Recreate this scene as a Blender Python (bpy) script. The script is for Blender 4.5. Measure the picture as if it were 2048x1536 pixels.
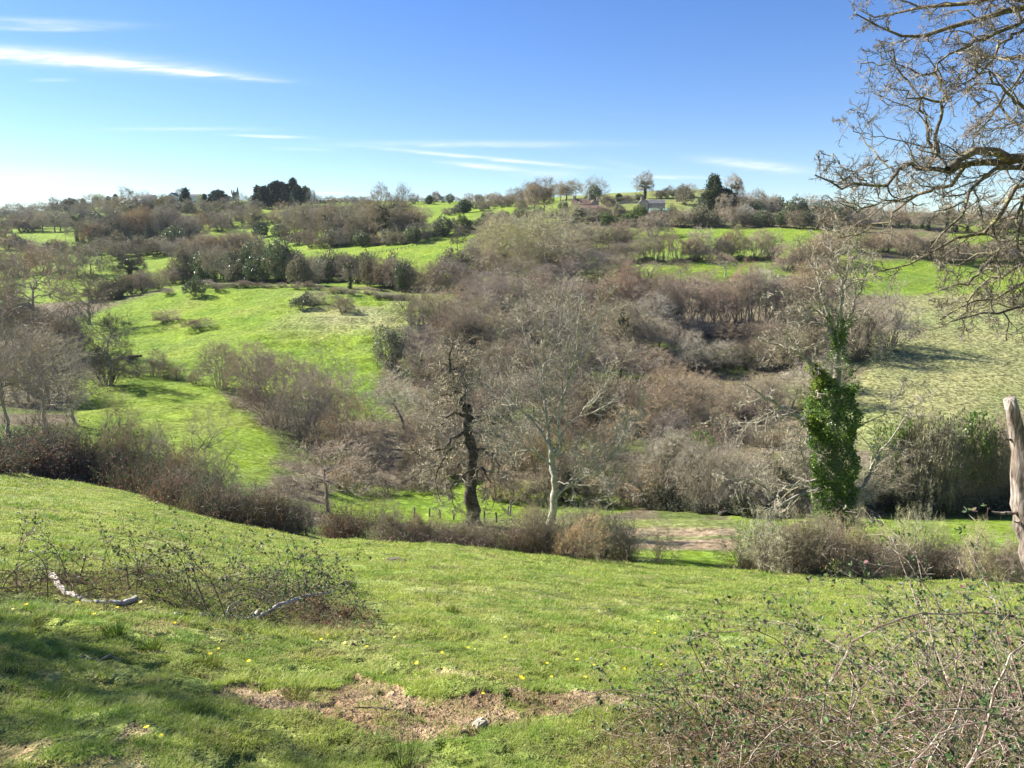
import bpy, math, random
import numpy as np
from math import radians, sin, cos, tan, pi

for o in list(bpy.data.objects): bpy.data.objects.remove(o)
scene = bpy.context.scene
COL = scene.collection

# ------------------------------------------------------------------ camera
F = 1479.0            # focal length in photo pixels (2048 wide)
PITCH = math.atan(268.0 / F)
CP, SP = cos(PITCH), sin(PITCH)
cam_d = bpy.data.cameras.new('camera'); cam = bpy.data.objects.new('camera', cam_d); COL.objects.link(cam)
cam_d.sensor_width = 36.0; cam_d.lens = 36.0 * F / 2048.0
cam_d.clip_start = 0.05; cam_d.clip_end = 20000
cam.location = (0, 0, 0); cam.rotation_euler = (pi / 2 - PITCH, 0, 0)
scene.camera = cam
scene.render.resolution_x, scene.render.resolution_y = 1024, 768

def E(v):
    dy = (768.0 - v) / F
    return (-SP + dy * CP) / (CP + dy * SP)
def W(u, v, D):
    dy = (768.0 - v) / F
    return np.array([D * (u - 1024.0) / F / (CP + dy * SP), D, D * E(v)])

# ------------------------------------------------------------------ sun, sky, exposure
SUN_EL, SUN_AZ = radians(37), radians(-66)       # azimuth from +Y, clockwise; sun to the left, a little ahead
sd = (cos(SUN_EL) * sin(SUN_AZ), cos(SUN_EL) * cos(SUN_AZ), sin(SUN_EL))
sl = bpy.data.lights.new('sun', 'SUN'); so = bpy.data.objects.new('sun', sl); COL.objects.link(so)
sl.energy = 5.0; sl.angle = radians(0.5); sl.color = (1.0, 0.95, 0.86)
from mathutils import Vector, Matrix
so.rotation_euler = Vector(sd).to_track_quat('Z', 'Y').to_euler()
world = bpy.data.worlds.new("World"); scene.world = world; world.use_nodes = True
scene.view_settings.view_transform = 'Standard'; scene.view_settings.look = 'None'
scene.view_settings.exposure = 1.5; scene.view_settings.gamma = 1.0
SKY_STRENGTH = 0.050

def build_world():
    nt = world.node_tree; nt.nodes.clear(); N = nt.nodes; L = nt.links
    out = N.new('ShaderNodeOutputWorld'); bg = N.new('ShaderNodeBackground')
    sky = N.new('ShaderNodeTexSky'); sky.sky_type = 'NISHITA'; sky.sun_disc = False
    sky.sun_elevation = SUN_EL; sky.sun_rotation = SUN_AZ
    sky.air_density = 1.0; sky.dust_density = 0.1; sky.ozone_density = 3.0; sky.altitude = 200
    hs = N.new('ShaderNodeHueSaturation'); hs.inputs['Hue'].default_value = .515; hs.inputs['Saturation'].default_value = 1.26; hs.inputs['Value'].default_value = 1.25
    L.new(sky.outputs[0], hs.inputs['Color'])
    tc = N.new('ShaderNodeTexCoord'); sep = N.new('ShaderNodeSeparateXYZ'); L.new(tc.outputs['Generated'], sep.inputs[0])
    def M(op, a, b=None, c=None, clamp=False):
        n = N.new('ShaderNodeMath'); n.operation = op; n.use_clamp = clamp
        for i, s in enumerate((a, b, c)):
            if s is None: continue
            if isinstance(s, (int, float)): n.inputs[i].default_value = s
            else: L.new(s, n.inputs[i])
        return n.outputs[0]
    yc = M('MAXIMUM', sep.outputs[1], .02); az = M('DIVIDE', sep.outputs[0], yc); el = M('DIVIDE', sep.outputs[2], yc)
    cmb = N.new('ShaderNodeCombineXYZ'); L.new(M('MULTIPLY', az, 9.0), cmb.inputs[0]); L.new(M('MULTIPLY', el, 95.0), cmb.inputs[1])
    nz = N.new('ShaderNodeTexNoise'); nz.inputs['Scale'].default_value = 1.6; nz.inputs['Detail'].default_value = 6; nz.inputs['Roughness'].default_value = .62; nz.inputs['Distortion'].default_value = .5
    L.new(cmb.outputs[0], nz.inputs['Vector'])
    nfac = M('MULTIPLY_ADD', nz.outputs[0], 3.2, -1.0, clamp=True)
    wob = M('MULTIPLY_ADD', nz.outputs[0], .006, -.003)
    el2 = M('ADD', el, wob)
    clouds = [(60,42,170,6,.03,.35),(90,56,130,5,.0,.4),(20,108,300,14,.07,.85),(230,128,230,8,.09,.8),(400,147,130,3.5,.09,.6),
              (105,160,40,3,0,.25),(375,258,140,3,0,.4),(545,273,70,3,.04,.75),(600,298,60,2.5,.02,.25),(950,288,250,6,0,.4),(980,317,190,3.4,.09,.75),
              (965,332,70,4,.08,.85),(1510,330,100,8,.10,.65),(1100,348,60,7,0,.35),(1360,355,85,3,.03,.6),(60,352,190,13,.02,.35),
              (40,398,260,17,.0,.45),(660,386,45,2.4,.03,.6),(1250,330,60,5,.2,.12)]
    tot = None
    for (u, v, hw, th, sl_, it) in clouds:
        p = W(u, v, 1.0); a0 = p[0]; e0 = p[2]
        wa, we = hw / F, th / F
        da = M('SUBTRACT', az, a0)
        de = M('SUBTRACT', el2, M('MULTIPLY_ADD', da, -sl_, e0))
        g = M('ADD', M('POWER', M('DIVIDE', M('ABSOLUTE', da), wa), 2.6), M('POWER', M('DIVIDE', M('ABSOLUTE', de), we), 2.0))
        m = M('MULTIPLY', M('EXPONENT', M('MULTIPLY', g, -1.0)), it)
        tot = m if tot is None else M('ADD', tot, m)
    fac = M('MULTIPLY', tot, M('MULTIPLY_ADD', nfac, .75, .25), clamp=True)
    mix = N.new('ShaderNodeMix'); mix.data_type = 'RGBA'
    L.new(fac, mix.inputs[0]); L.new(hs.outputs[0], mix.inputs[6]); mix.inputs[7].default_value = (8.2, 8.6, 9.2, 1)
    L.new(mix.outputs[2], bg.inputs[0]); bg.inputs[1].default_value = SKY_STRENGTH
    L.new(bg.outputs[0], out.inputs[0])
build_world()
scene.cycles.max_bounces = 3; scene.cycles.diffuse_bounces = 1; scene.cycles.glossy_bounces = 1; scene.cycles.volume_bounces = 0; scene.cycles.transmission_bounces = 2; scene.cycles.transparent_max_bounces = 4

# ------------------------------------------------------------------ numpy noise
def _hash(ix, iy, seed):
    h = (ix.astype(np.int64) * 374761393 + iy.astype(np.int64) * 668265263 + seed * 1442695041) & 0xffffffff
    h = ((h ^ (h >> 13)) * 1274126177) & 0xffffffff
    return ((h ^ (h >> 16)) & 0xffffff) / float(0xffffff)
def vn(x, y, seed=0):
    x = np.asarray(x, float); y = np.asarray(y, float)
    ix, iy = np.floor(x), np.floor(y); fx, fy = x - ix, y - iy
    fx = fx * fx * (3 - 2 * fx); fy = fy * fy * (3 - 2 * fy)
    a = _hash(ix, iy, seed); b = _hash(ix + 1, iy, seed); c = _hash(ix, iy + 1, seed); d = _hash(ix + 1, iy + 1, seed)
    return (a * (1 - fx) + b * fx) * (1 - fy) + (c * (1 - fx) + d * fx) * fy
def fbm(x, y, oct=4, seed=0):
    s = 0; a = .5; t = 0
    for i in range(oct):
        s = s + a * vn(x * 2 ** i, y * 2 ** i, seed + i * 17); t += a; a *= .5
    return s / t

# ------------------------------------------------------------------ terrain from measured contours
CURVES = [
 [(-300,915,25),(0,945,25),(250,982,24),(480,1048,22),(640,1078,21),(900,1088,21),(1200,1122,21),(1450,1142,21),(2048,1165,21),(2400,1175,21)],
 [(-300,965,40),(0,985,40),(250,1020,40),(500,1080,38),(640,1100,38),(900,1108,38),(1200,1130,40),(1400,1128,42),(1500,1150,40),(2048,1178,40),(2400,1185,40)],
 [(-300,900,60),(0,915,60),(250,965,60),(500,990,62),(750,1050,58),(900,1064,56),(1250,1088,54),(1450,1094,53),(1750,1085,54),(2048,1092,54),(2400,1100,54)],
 [(-300,840,80),(0,855,80),(250,905,80),(500,940,78),(750,1015,74),(950,1034,68),(1250,1040,68),(1450,1034,68),(1750,1050,66),(2048,1056,66),(2400,1060,66)],
 [(-300,780,115),(0,800,110),(250,825,105),(500,880,95),(750,960,88),(950,985,84),(1250,995,84),(1450,1000,82),(1750,1020,80),(2048,1025,80),(2400,1030,80)],
 [(-300,740,150),(0,755,145),(230,755,132),(430,778,126),(560,830,116),(720,860,112),(800,880,108),(950,900,106),(1250,900,106),(1450,905,106),(1750,925,98),(2048,925,98),(2400,930,98)],
 [(-300,680,180),(0,690,170),(250,700,158),(500,700,152),(750,730,142),(950,765,140),(1250,770,140),(1450,780,140),(1750,770,130),(2048,765,130),(2400,760,130)],
 [(-300,630,220),(0,640,215),(180,632,205),(400,618,196),(600,618,190),(850,630,182),(1050,645,175),(1250,655,175),(1450,660,175),(1750,650,165),(2048,655,160),(2400,650,160)],
 [(-300,600,250),(0,602,245),(180,606,225),(250,592,226),(400,568,230),(600,572,228),(850,585,220),(1050,565,218),(1250,548,218),(1550,548,218),(1750,565,208),(2048,585,200),(2400,580,200)],
 [(-300,580,290),(0,580,285),(250,580,280),(400,572,275),(600,565,268),(850,560,262),(1050,540,255),(1250,518,244),(1550,515,244),(1750,540,240),(2048,552,240),(2400,550,240)],
 [(-300,545,350),(0,542,350),(250,532,345),(500,530,335),(600,522,315),(900,506,300),(1050,490,290),(1200,498,278),(1550,490,278),(1750,503,275),(2048,522,270),(2400,520,270)],
 [(-300,505,430),(0,502,430),(250,500,425),(500,497,405),(600,494,375),(850,470,355),(1000,452,350),(1200,460,332),(1600,466,312),(1750,477,312),(2048,483,312),(2400,480,312)],
 [(-300,475,540),(0,470,530),(250,466,520),(500,460,500),(600,458,470),(850,437,450),(1000,430,420),(1150,434,390),(1400,444,362),(1750,454,355),(2048,458,355),(2400,456,355)],
 [(-300,455,760),(0,447,740),(100,441,720),(250,429,670),(400,426,640),(600,413,590),(850,413,560),(1000,413,500),(1150,412,432),(1300,409,425),(1450,408,425),(1600,432,425),(1750,441,425),(2048,446,425),(2400,446,425)],
 [(-300,440,950),(0,434,930),(100,420,900),(250,406,860),(500,402,800),(600,403,700),(850,405,650),(1000,405,600),(1150,399,485),(1300,393,475),(1400,387,475),(1560,416,485),(1750,427,490),(2048,437,490),(2400,440,490)],
 [(-300,452,1600),(0,446,1600),(600,420,1500),(1100,416,1300),(1400,408,1300),(1700,436,1300),(2400,450,1300)],
 [(-300,470,6000),(2400,470,6000)],
]
TG = np.linspace(-1.05, 1.05, 421)
LG = np.linspace(math.log(0.5), math.log(8000), 900)
def _smooth(a, n, axis=0):
    k = np.hanning(2 * n + 3)[1:-1]; k /= k.sum()
    pad = [(0, 0)] * a.ndim; pad[axis] = (n, n)
    b = np.pad(a, pad, mode='edge')
    return np.apply_along_axis(lambda r: np.convolve(r, k, 'valid'), axis, b)
def build_table():
    Ds, Zs = [], []
    for c in CURVES:
        t, d, z = [], [], []
        for (u, v, D) in c:
            p = W(u, v, D); t.append(p[0] / D); d.append(D); z.append(p[2])
        Ds.append(_smooth(np.interp(TG, t, d), 9)); Zs.append(_smooth(np.interp(TG, t, z), 9))
    Dc, Zc = Ds[0], Zs[0]
    rows_d = [np.full_like(TG, x) for x in (.5, 1, 2, 4, 7, 10, 13, 16)]
    rows_z = [-1.6 + (Zc + 1.6) * d / Dc for d in rows_d]
    D = np.array(rows_d + Ds); Z = np.array(rows_z + Zs)
    X = np.log(D); tab = np.zeros((len(TG), len(LG)))
    for i in range(len(TG)):
        x, y = X[:, i], Z[:, i]; h = np.diff(x); s = np.diff(y) / h
        m = np.zeros_like(y); m[0] = s[0]; m[-1] = s[-1]
        for k in range(1, len(y) - 1):
            if s[k - 1] * s[k] > 0:
                w1, w2 = 2 * h[k] + h[k - 1], h[k] + 2 * h[k - 1]
                m[k] = (w1 + w2) / (w1 / s[k - 1] + w2 / s[k])
        j = np.clip(np.searchsorted(x, LG) - 1, 0, len(h) - 1)
        q = np.clip((LG - x[j]) / h[j], 0, 1); hh = h[j]
        tab[i] = (2*q**3-3*q**2+1)*y[j] + (q**3-2*q**2+q)*hh*m[j] + (-2*q**3+3*q**2)*y[j+1] + (q**3-q**2)*hh*m[j+1]
    return tab
TAB = build_table()
def poly_mask(u, v, poly, soft=0):
    u = np.asarray(u, float); v = np.asarray(v, float); ins = np.zeros(u.shape, bool); n = len(poly)
    for i in range(n):
        x1, y1 = poly[i]; x2, y2 = poly[(i + 1) % n]
        if y1 == y2: continue
        c = ((y1 > v) != (y2 > v)) & (u < (x2 - x1) * (v - y1) / (y2 - y1) + x1)
        ins ^= c
    return ins
# soil patch (world x,y outline) in the near turf
def gpt(u, v):      # near ground point under a photo pixel
    p = W(u, v, 1.0)
    t = p[0]; a = (np.interp(t, TG, TAB[:, np.searchsorted(LG, math.log(10))]) + 1.6) / 10
    D = 1.6 / (a - p[2]) if a > p[2] else 20
    return (t * D, D)
SOIL = [gpt(u, v) for u, v in [(430,1385),(520,1358),(640,1375),(740,1350),(850,1385),(1000,1395),(1100,1390),(1275,1385),(1285,1410),(1180,1432),(1060,1440),(960,1468),(850,1480),(700,1462),(560,1430),(470,1405)]]
SOIL2 = [gpt(u, v) for u, v in [(30,1470),(120,1440),(240,1425),(300,1455),(230,1490),(60,1500)]]
def soil_amount(x, y):
    n = (fbm(x * 2.2, y * 2.2, 4, 5) - .5)
    n2 = (fbm(x * 2.2 + 40, y * 2.2 + 9, 4, 9) - .5)
    xs, ys = x + n * .55, y + n2 * .5
    a = poly_mask(xs, ys, SOIL).astype(float)
    b = poly_mask(xs, ys, SOIL2).astype(float) * (fbm(x * 3, y * 3, 3, 33) > .45)
    sp = ((fbm(x * 1.9, y * 1.9, 4, 71) > .70) & (y < 6.5)).astype(float) * .6
    return np.clip(a + b * .7 + sp, 0, 1)
def Hb(x, y):
    x = np.asarray(x, float); y = np.asarray(y, float); yc = np.maximum(y, .5)
    t = np.clip(x / yc, TG[0], TG[-1]); l = np.clip(np.log(yc), LG[0], LG[-1])
    fi = (t - TG[0]) / (TG[1] - TG[0]); fj = (l - LG[0]) / (LG[1] - LG[0])
    i = np.minimum(fi.astype(int), len(TG) - 2); j = np.minimum(fj.astype(int), len(LG) - 2); fi = fi - i; fj = fj - j
    return (TAB[i, j]*(1-fi)+TAB[i+1, j]*fi)*(1-fj) + (TAB[i, j+1]*(1-fi)+TAB[i+1, j+1]*fi)*fj
def H(x, y):
    x = np.asarray(x, float); y = np.asarray(y, float)
    z = Hb(x, y)
    far = np.clip((y - 60) / 60, 0, 1)
    z = z + far * (fbm(x / 22, y / 22, 4, 3) - .5) * 2.2 + np.clip(y / 30, 0, 1) * (fbm(x / 4.3, y / 4.3, 3, 8) - .5) * .5
    # sheep-worn terraces on the meadow spur
    terr = np.clip((y - 135) / 20, 0, 1) * np.clip((235 - y) / 12, 0, 1) * np.clip((5 - x) / 10, 0, 1)
    q = z * .9 + (fbm(x / 16, y / 16, 2, 12) - .5) * 1.2
    z = z + terr * (.13 + .25 * np.clip((x + 62) / 14, 0, 1)) * np.sin(q * 2 * pi)
    near = np.clip((26 - y) / 6, 0, 1)
    z = z + near * ((fbm(x * 1.1, y * 1.1, 4, 21) - .5) * .16 + (fbm(x * 6, y * 6, 2, 22) - .5) * .03)
    return z
def Hn(x, y):
    z = H(x, y); m = (np.asarray(y) < 9)
    return z - np.where(m, soil_amount(x, y) * .018, 0) - np.where(m, np.clip(fbm(x * 7, y * 7, 3, 44) - .60, 0, .2) * .22, 0)
_ds = np.exp(np.linspace(math.log(2.5), math.log(1500), 1400))
def hit(u, v, dmin=25):
    p = W(u, v, 1.0); d = _ds[_ds > dmin]
    df = d * p[2] - H(d * p[0], d)
    k = np.argmax(df <= 0) if (df <= 0).any() else int(np.argmin(df / d))
    return d[k] * p[0], d[k]
# ground zones seen in the photo -> world-placed colour areas
Z_GRASS, Z_PALE, Z_LITTER, Z_EARTH, Z_DIRTY = (0.195,0.285,0.022), (0.30,0.30,0.12), (0.17,0.14,0.085), (0.36,0.27,0.17), (0.22,0.25,0.07)
ZONES = [   # (colour, photo outline, near distance, far distance)
 (Z_GRASS, [(150,640),(250,605),(400,560),(900,590),(850,640),(770,720),(740,800),(830,860),(800,900),(700,880),(500,780),(230,770),(150,700)], 118, 245),
 (Z_GRASS, [(150,760),(300,755),(430,775),(520,850),(560,900),(540,960),(380,985),(150,900)], 62, 135),
 (Z_GRASS, [(660,985),(1000,960),(1350,960),(1350,1000),(1200,1035),(1000,1050),(660,1040)], 60, 90),
 (Z_GRASS, [(-400,350),(1120,350),(1120,560),(-400,660)], 235, 2000),
 (Z_DIRTY, [(1120,350),(1400,350),(1400,440),(1120,440)], 380, 2000),
 (Z_GRASS, [(1180,455),(1720,455),(1720,560),(1180,560)], 205, 340),
 (Z_GRASS, [(1700,520),(2500,520),(2500,600),(1700,600)], 190, 300),
 (Z_GRASS, [(1900,440),(2500,440),(2500,520),(1900,520)], 290, 600),
 (Z_PALE, [(1790,590),(2500,585),(2500,900),(1700,900),(1690,780),(1780,700)], 88, 215),
 (Z_GRASS, [(1460,1020),(2600,1000),(2600,1240),(1000,1240),(1000,1095),(1460,1100)], 24, 78),
 (Z_DIRTY, [(960,1036),(1480,1040),(1480,1104),(950,1090)], 45, 72),
 (Z_EARTH, [(1235,1056),(1480,1056),(1480,1100),(1250,1102),(1170,1085)], 45, 70), (Z_EARTH, [(955,1056),(1050,1058),(1060,1072),(960,1070)], 45, 75),
]
def ground_colour(x, y, z):
    E_ = z / np.maximum(y, .3); yy = np.maximum(y, .3)
    dyv = (E_ * CP + SP) / np.maximum(CP - E_ * SP, .2)
    v = 768 - dyv * F; u = 1024 + F * x / yy * (CP + dyv * SP)
    nu = (fbm(x / 6, y / 6, 4, 50) - .5) * np.clip(900 / yy, 0, 60); nv = (fbm(x / 5 + 90, y / 5, 4, 51) - .5) * np.clip(300 / yy, 0, 24)
    c = np.empty(x.shape + (3,)); c[:] = Z_LITTER
    for col, poly, d0, d1 in ZONES:
        m = poly_mask(u + nu, v + nv, poly) & (y > d0) & (y < d1)
        c[m] = col
    # olive clearings in the litter
    lit = (np.abs(c - np.array(Z_LITTER)).sum(-1) < 1e-6) & (fbm(x / 9, y / 9, 4, 60) > .56)
    c[lit] = (.13, .165, .04)
    isf = (np.abs(c - np.array(Z_GRASS)).sum(-1) < 1e-6) & (y > 60)
    wr = np.clip((fbm(x / 7, y / 7, 5, 62) - .50) * 5, 0, 1)[..., None] * .45; wg = np.clip((fbm(x / 13 + 30, y / 13, 4, 63) - .52) * 6, 0, 1)[..., None] * .4
    cg = c.copy()
    # pale bleached grass across the worn terraces and on tussocks
    pb = np.clip((fbm(x / 10, y / 10, 4, 61) - .50) * 6, 0, 1) * (y > 150) * (y < 232) * np.clip((x + 75) / 25, 0, 1) * (x < 10)
    pb2 = np.clip(1 - ((x + 38) / 22) ** 2 - ((y - 178) / 18) ** 2, 0, 1)
    k = np.clip(pb * .6 + pb2 * .9, 0, 1)[..., None]
    isg = (np.abs(c - np.array(Z_GRASS)).sum(-1) < 1e-6)[..., None]
    c = np.where(isg, c * (1 - k) + np.array((.34, .34, .14)) * k, c)
    c = np.where(isf[..., None], c * (1 - wr) + np.array((.245, .26, .065)) * wr, c); c = np.where(isf[..., None], c * (1 - wg) + np.array((.12, .20, .025)) * wg, c)
    # broken ground in the pale slope
    isp = (np.abs(c - np.array(Z_PALE)).sum(-1) < 1e-6)[..., None]
    g = np.clip((fbm(x / 14, y / 14, 3, 66) - .45) * 5, 0, 1)[..., None]
    c = np.where(isp, c * (1 - g * .35) + np.array((.16, .25, .05)) * g * .35, c)
    # track ruts
    rut = (np.abs(c - np.array(Z_EARTH)).sum(-1) < 1e-6) & (fbm(x / 12, y / .9, 3, 67) > .60)
    c[rut] = (.13, .20, .04)
    near = y < 26
    cn = np.empty(x.shape + (3,)); cn[:] = (.25, .30, .06)
    n = fbm(x * .9, y * .9, 4, 80)[..., None]
    cn = cn * (1 - np.clip((n - .5) * 3, 0, .55)) + np.array((.30, .27, .11)) * np.clip((n - .5) * 3, 0, .55)
    c = np.where((near & (y > -80))[..., None], cn, c)
    sm = y < 9
    s = np.zeros(x.shape); s[sm] = soil_amount(x[sm], y[sm])
    c = c * (1 - s[..., None]) + np.array((.34, .225, .13)) * (s * (.55 + .9 * fbm(x * 9, y * 9, 4, 45)))[..., None]
    return c

# ------------------------------------------------------------------ mesh helpers
def mk_mesh(name, V, faces, mats, mat_idx=None, attr=None, smooth=False):
    """faces: list of int arrays (n,k)."""
    me = bpy.data.meshes.new(name); V = np.ascontiguousarray(V, dtype=np.float32)
    faces = [f for f in faces if f is not None and len(f)]
    me.vertices.add(len(V)); me.vertices.foreach_set('co', V.ravel())
    nl = sum(f.size for f in faces); nf = sum(len(f) for f in faces)
    me.loops.add(nl); me.polygons.add(nf)
    me.loops.foreach_set('vertex_index', np.concatenate([f.ravel() for f in faces]).astype(np.int32))
    tot = np.concatenate([np.full(len(f), f.shape[1]) for f in faces]).astype(np.int32)
    st = np.concatenate([[0], np.cumsum(tot)[:-1]]).astype(np.int32)
    me.polygons.foreach_set('loop_start', st)
    if mat_idx is not None: me.polygons.foreach_set('material_index', np.asarray(mat_idx, dtype=np.int32))
    me.polygons.foreach_set('use_smooth', np.full(nf, smooth))
    for m in (mats if isinstance(mats, (list, tuple)) else [mats]): me.materials.append(m)
    me.update(calc_edges=True)
    if attr is not None:
        for k, a in attr.items():
            if a.ndim == 1:
                at = me.attributes.new(k, 'FLOAT', 'POINT'); at.data.foreach_set('value', a.astype(np.float32))
            else:
                at = me.attributes.new(k, 'FLOAT_COLOR', 'POINT')
                at.data.foreach_set('color', np.concatenate([a, np.ones((len(a), 1))], 1).astype(np.float32).ravel())
    return me
def ob(name, me, parent=None, loc=None):
    o = bpy.data.objects.new(name, me); COL.objects.link(o)
    if parent is not None: o.parent = parent
    if loc is not None: o.location = loc
    return o
def tag(o, label=None, cat=None, group=None, kind=None):
    if label: o['label'] = label
    if cat: o['category'] = cat
    if group: o['group'] = group
    if kind: o['kind'] = kind
    return o
def empty(name, loc, label, cat, group=None, rz=0):
    o = bpy.data.objects.new(name, None); COL.objects.link(o); o.location = [float(a) for a in loc]; o.rotation_euler = (0, 0, rz)
    o.empty_display_size = .3
    return tag(o, label, cat, group)

class Geo:
    def __init__(s): s.V = []; s.F = {}; s.n = 0
    def add(s, V, F):
        if len(V) == 0: return
        s.F.setdefault(F.shape[1], []).append(F + s.n); s.V.append(V); s.n += len(V)
    def mesh(s, name, mats, smooth=False, attr=None):
        return mk_mesh(name, np.concatenate(s.V), [np.concatenate(f) for f in s.F.values()], mats, smooth=smooth, attr=attr)
    def arr(s): return np.concatenate(s.V)
def norm(a): return a / np.maximum(np.linalg.norm(a, axis=-1, keepdims=True), 1e-9)
def tubes(P, R, sides=3, g=None, closetip=True):
    """P (N,K,3), R (N,K) -> prism tubes"""
    N, K = R.shape
    if N == 0: return
    T = np.empty_like(P); T[:, 1:-1] = P[:, 2:] - P[:, :-2] if K > 2 else T[:, 1:-1]; T[:, 0] = P[:, 1] - P[:, 0]; T[:, -1] = P[:, -1] - P[:, -2]
    T = norm(T); ref = np.where(np.abs(norm(P[:, -1] - P[:, 0])[:, 2:3]) > .8, [[1., .13, 0]], [[.1, .2, 1.]])[:, None, :]
    A = norm(np.cross(T, np.broadcast_to(ref, T.shape))); B = np.cross(T, A)
    an = np.arange(sides) * 2 * pi / sides
    V = P[:, :, None, :] + R[:, :, None, None] * (A[:, :, None, :] * np.cos(an)[None, None, :, None] + B[:, :, None, :] * np.sin(an)[None, None, :, None])
    base = (np.arange(N) * K * sides)[:, None, None]; k = (np.arange(K - 1) * sides)[None, :, None]; s = np.arange(sides)[None, None, :]
    s2 = (s + 1) % sides
    Fq = np.stack([base + k + s, base + k + s2, base + k + sides + s2, base + k + sides + s], -1).reshape(-1, 4)
    g.add(V.reshape(-1, 3), Fq)
def spikes(P0, P1, r, g):
    """single tapered twigs: 4 vert cones"""
    N = len(P0)
    if N == 0: return
    T = norm(P1 - P0); A = norm(np.cross(T, np.array([.31, .52, .79]))); B = np.cross(T, A)
    an = np.arange(3) * 2 * pi / 3; r = np.broadcast_to(np.asarray(r, float).reshape(-1, 1, 1), (N, 1, 1))
    V = P0[:, None, :] + r * (A[:, None, :] * np.cos(an)[None, :, None] + B[:, None, :] * np.sin(an)[None, :, None])
    V = np.concatenate([V, P1[:, None, :]], 1).reshape(-1, 3); b = (np.arange(N) * 4)[:, None]
    Fc = np.concatenate([b + np.array([[0, 1, 3]]), b + np.array([[1, 2, 3]]), b + np.array([[2, 0, 3]])], 0)
    g.add(V, Fc)
def grow(rng, S, D, L, R, K, wander=.15, up=0., taper=.35):
    N = len(S); P = np.zeros((N, K, 3)); P[:, 0] = S; d = norm(D); st = (L / (K - 1))[:, None]
    upv = np.zeros((N, 3)); upv[:, 2] = up
    for k in range(1, K):
        d = norm(d + rng.normal(0, wander, (N, 3)) + upv); P[:, k] = P[:, k - 1] + d * st
    Rr = R[:, None] * (1 - (1 - taper) * np.linspace(0, 1, K))[None, :]
    return P, Rr
def spawn(rng, P, R, L, n, t0, t1, ang, ls, rs=.6, angv=12, tipfac=.5, even=True, upbias=0.):
    """children start/dir/len/rad from parent polylines"""
    N, K, _ = P.shape
    if N == 0: return P[:0, 0], P[:0, 0], L[:0], L[:0]
    if even: t = (np.arange(n)[None, :] + rng.uniform(.1, .9, (N, n))) / n
    else: t = rng.uniform(0, 1, (N, n))
    t = t0 + (t1 - t0) * t
    f = t * (K - 1); i = np.minimum(f.astype(int), K - 2); f = f - i; ar = np.arange(N)[:, None]
    S = P[ar, i] * (1 - f)[..., None] + P[ar, i + 1] * f[..., None]; T = norm(P[ar, i + 1] - P[ar, i])
    rr = R[ar, i] * (1 - f) + R[ar, i + 1] * f
    rnd = rng.normal(0, 1, T.shape); perp = norm(np.cross(T, rnd)); perp[..., 2] += upbias; perp = norm(perp)
    a = np.radians(ang + rng.normal(0, angv, t.shape))[..., None]
    Dr = T * np.cos(a) + perp * np.sin(a)
    Lc = L[:, None] * ls * (1 - (1 - tipfac) * t) * rng.uniform(.65, 1.25, t.shape)
    Rc = np.minimum(rr * rs * rng.uniform(.7, 1.1, t.shape), rr)
    return S.reshape(-1, 3), Dr.reshape(-1, 3), Lc.ravel(), Rc.ravel()
def leaves(rng, C, size, g, flat=0., elong=1.5, droop=0.):
    """folded diamond leaves at C"""
    N = len(C)
    if N == 0: return
    d = rng.normal(0, 1, (N, 3)); d[:, 2] -= droop; d = norm(d); n = rng.normal(0, 1, (N, 3)); n[:, 2] += flat; s = norm(np.cross(d, n)); nn = np.cross(s, d)
    sz = (size * rng.uniform(.6, 1.3, N))[:, None]
    V = np.stack([C, C + (d * .5 * elong - s * .5 + nn * .12) * sz, C + d * elong * sz, C + (d * .5 * elong + s * .5 + nn * .12) * sz], 1).reshape(-1, 3)
    b = (np.arange(N) * 4)[:, None]; g.add(V, b + np.array([[0, 1, 2, 3]]))
def along(rng, P, R, n, spread):
    """random points near polylines"""
    N, K, _ = P.shape; i = rng.integers(0, K - 1, n); j = rng.integers(0, N, n); f = rng.random(n)[:, None]
    c = P[j, i] * (1 - f) + P[j, i + 1] * f; d = norm(rng.normal(0, 1, (n, 3)))
    return c + d * (R[j, i][:, None] + np.abs(rng.normal(0, spread, (n, 1))))

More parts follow.
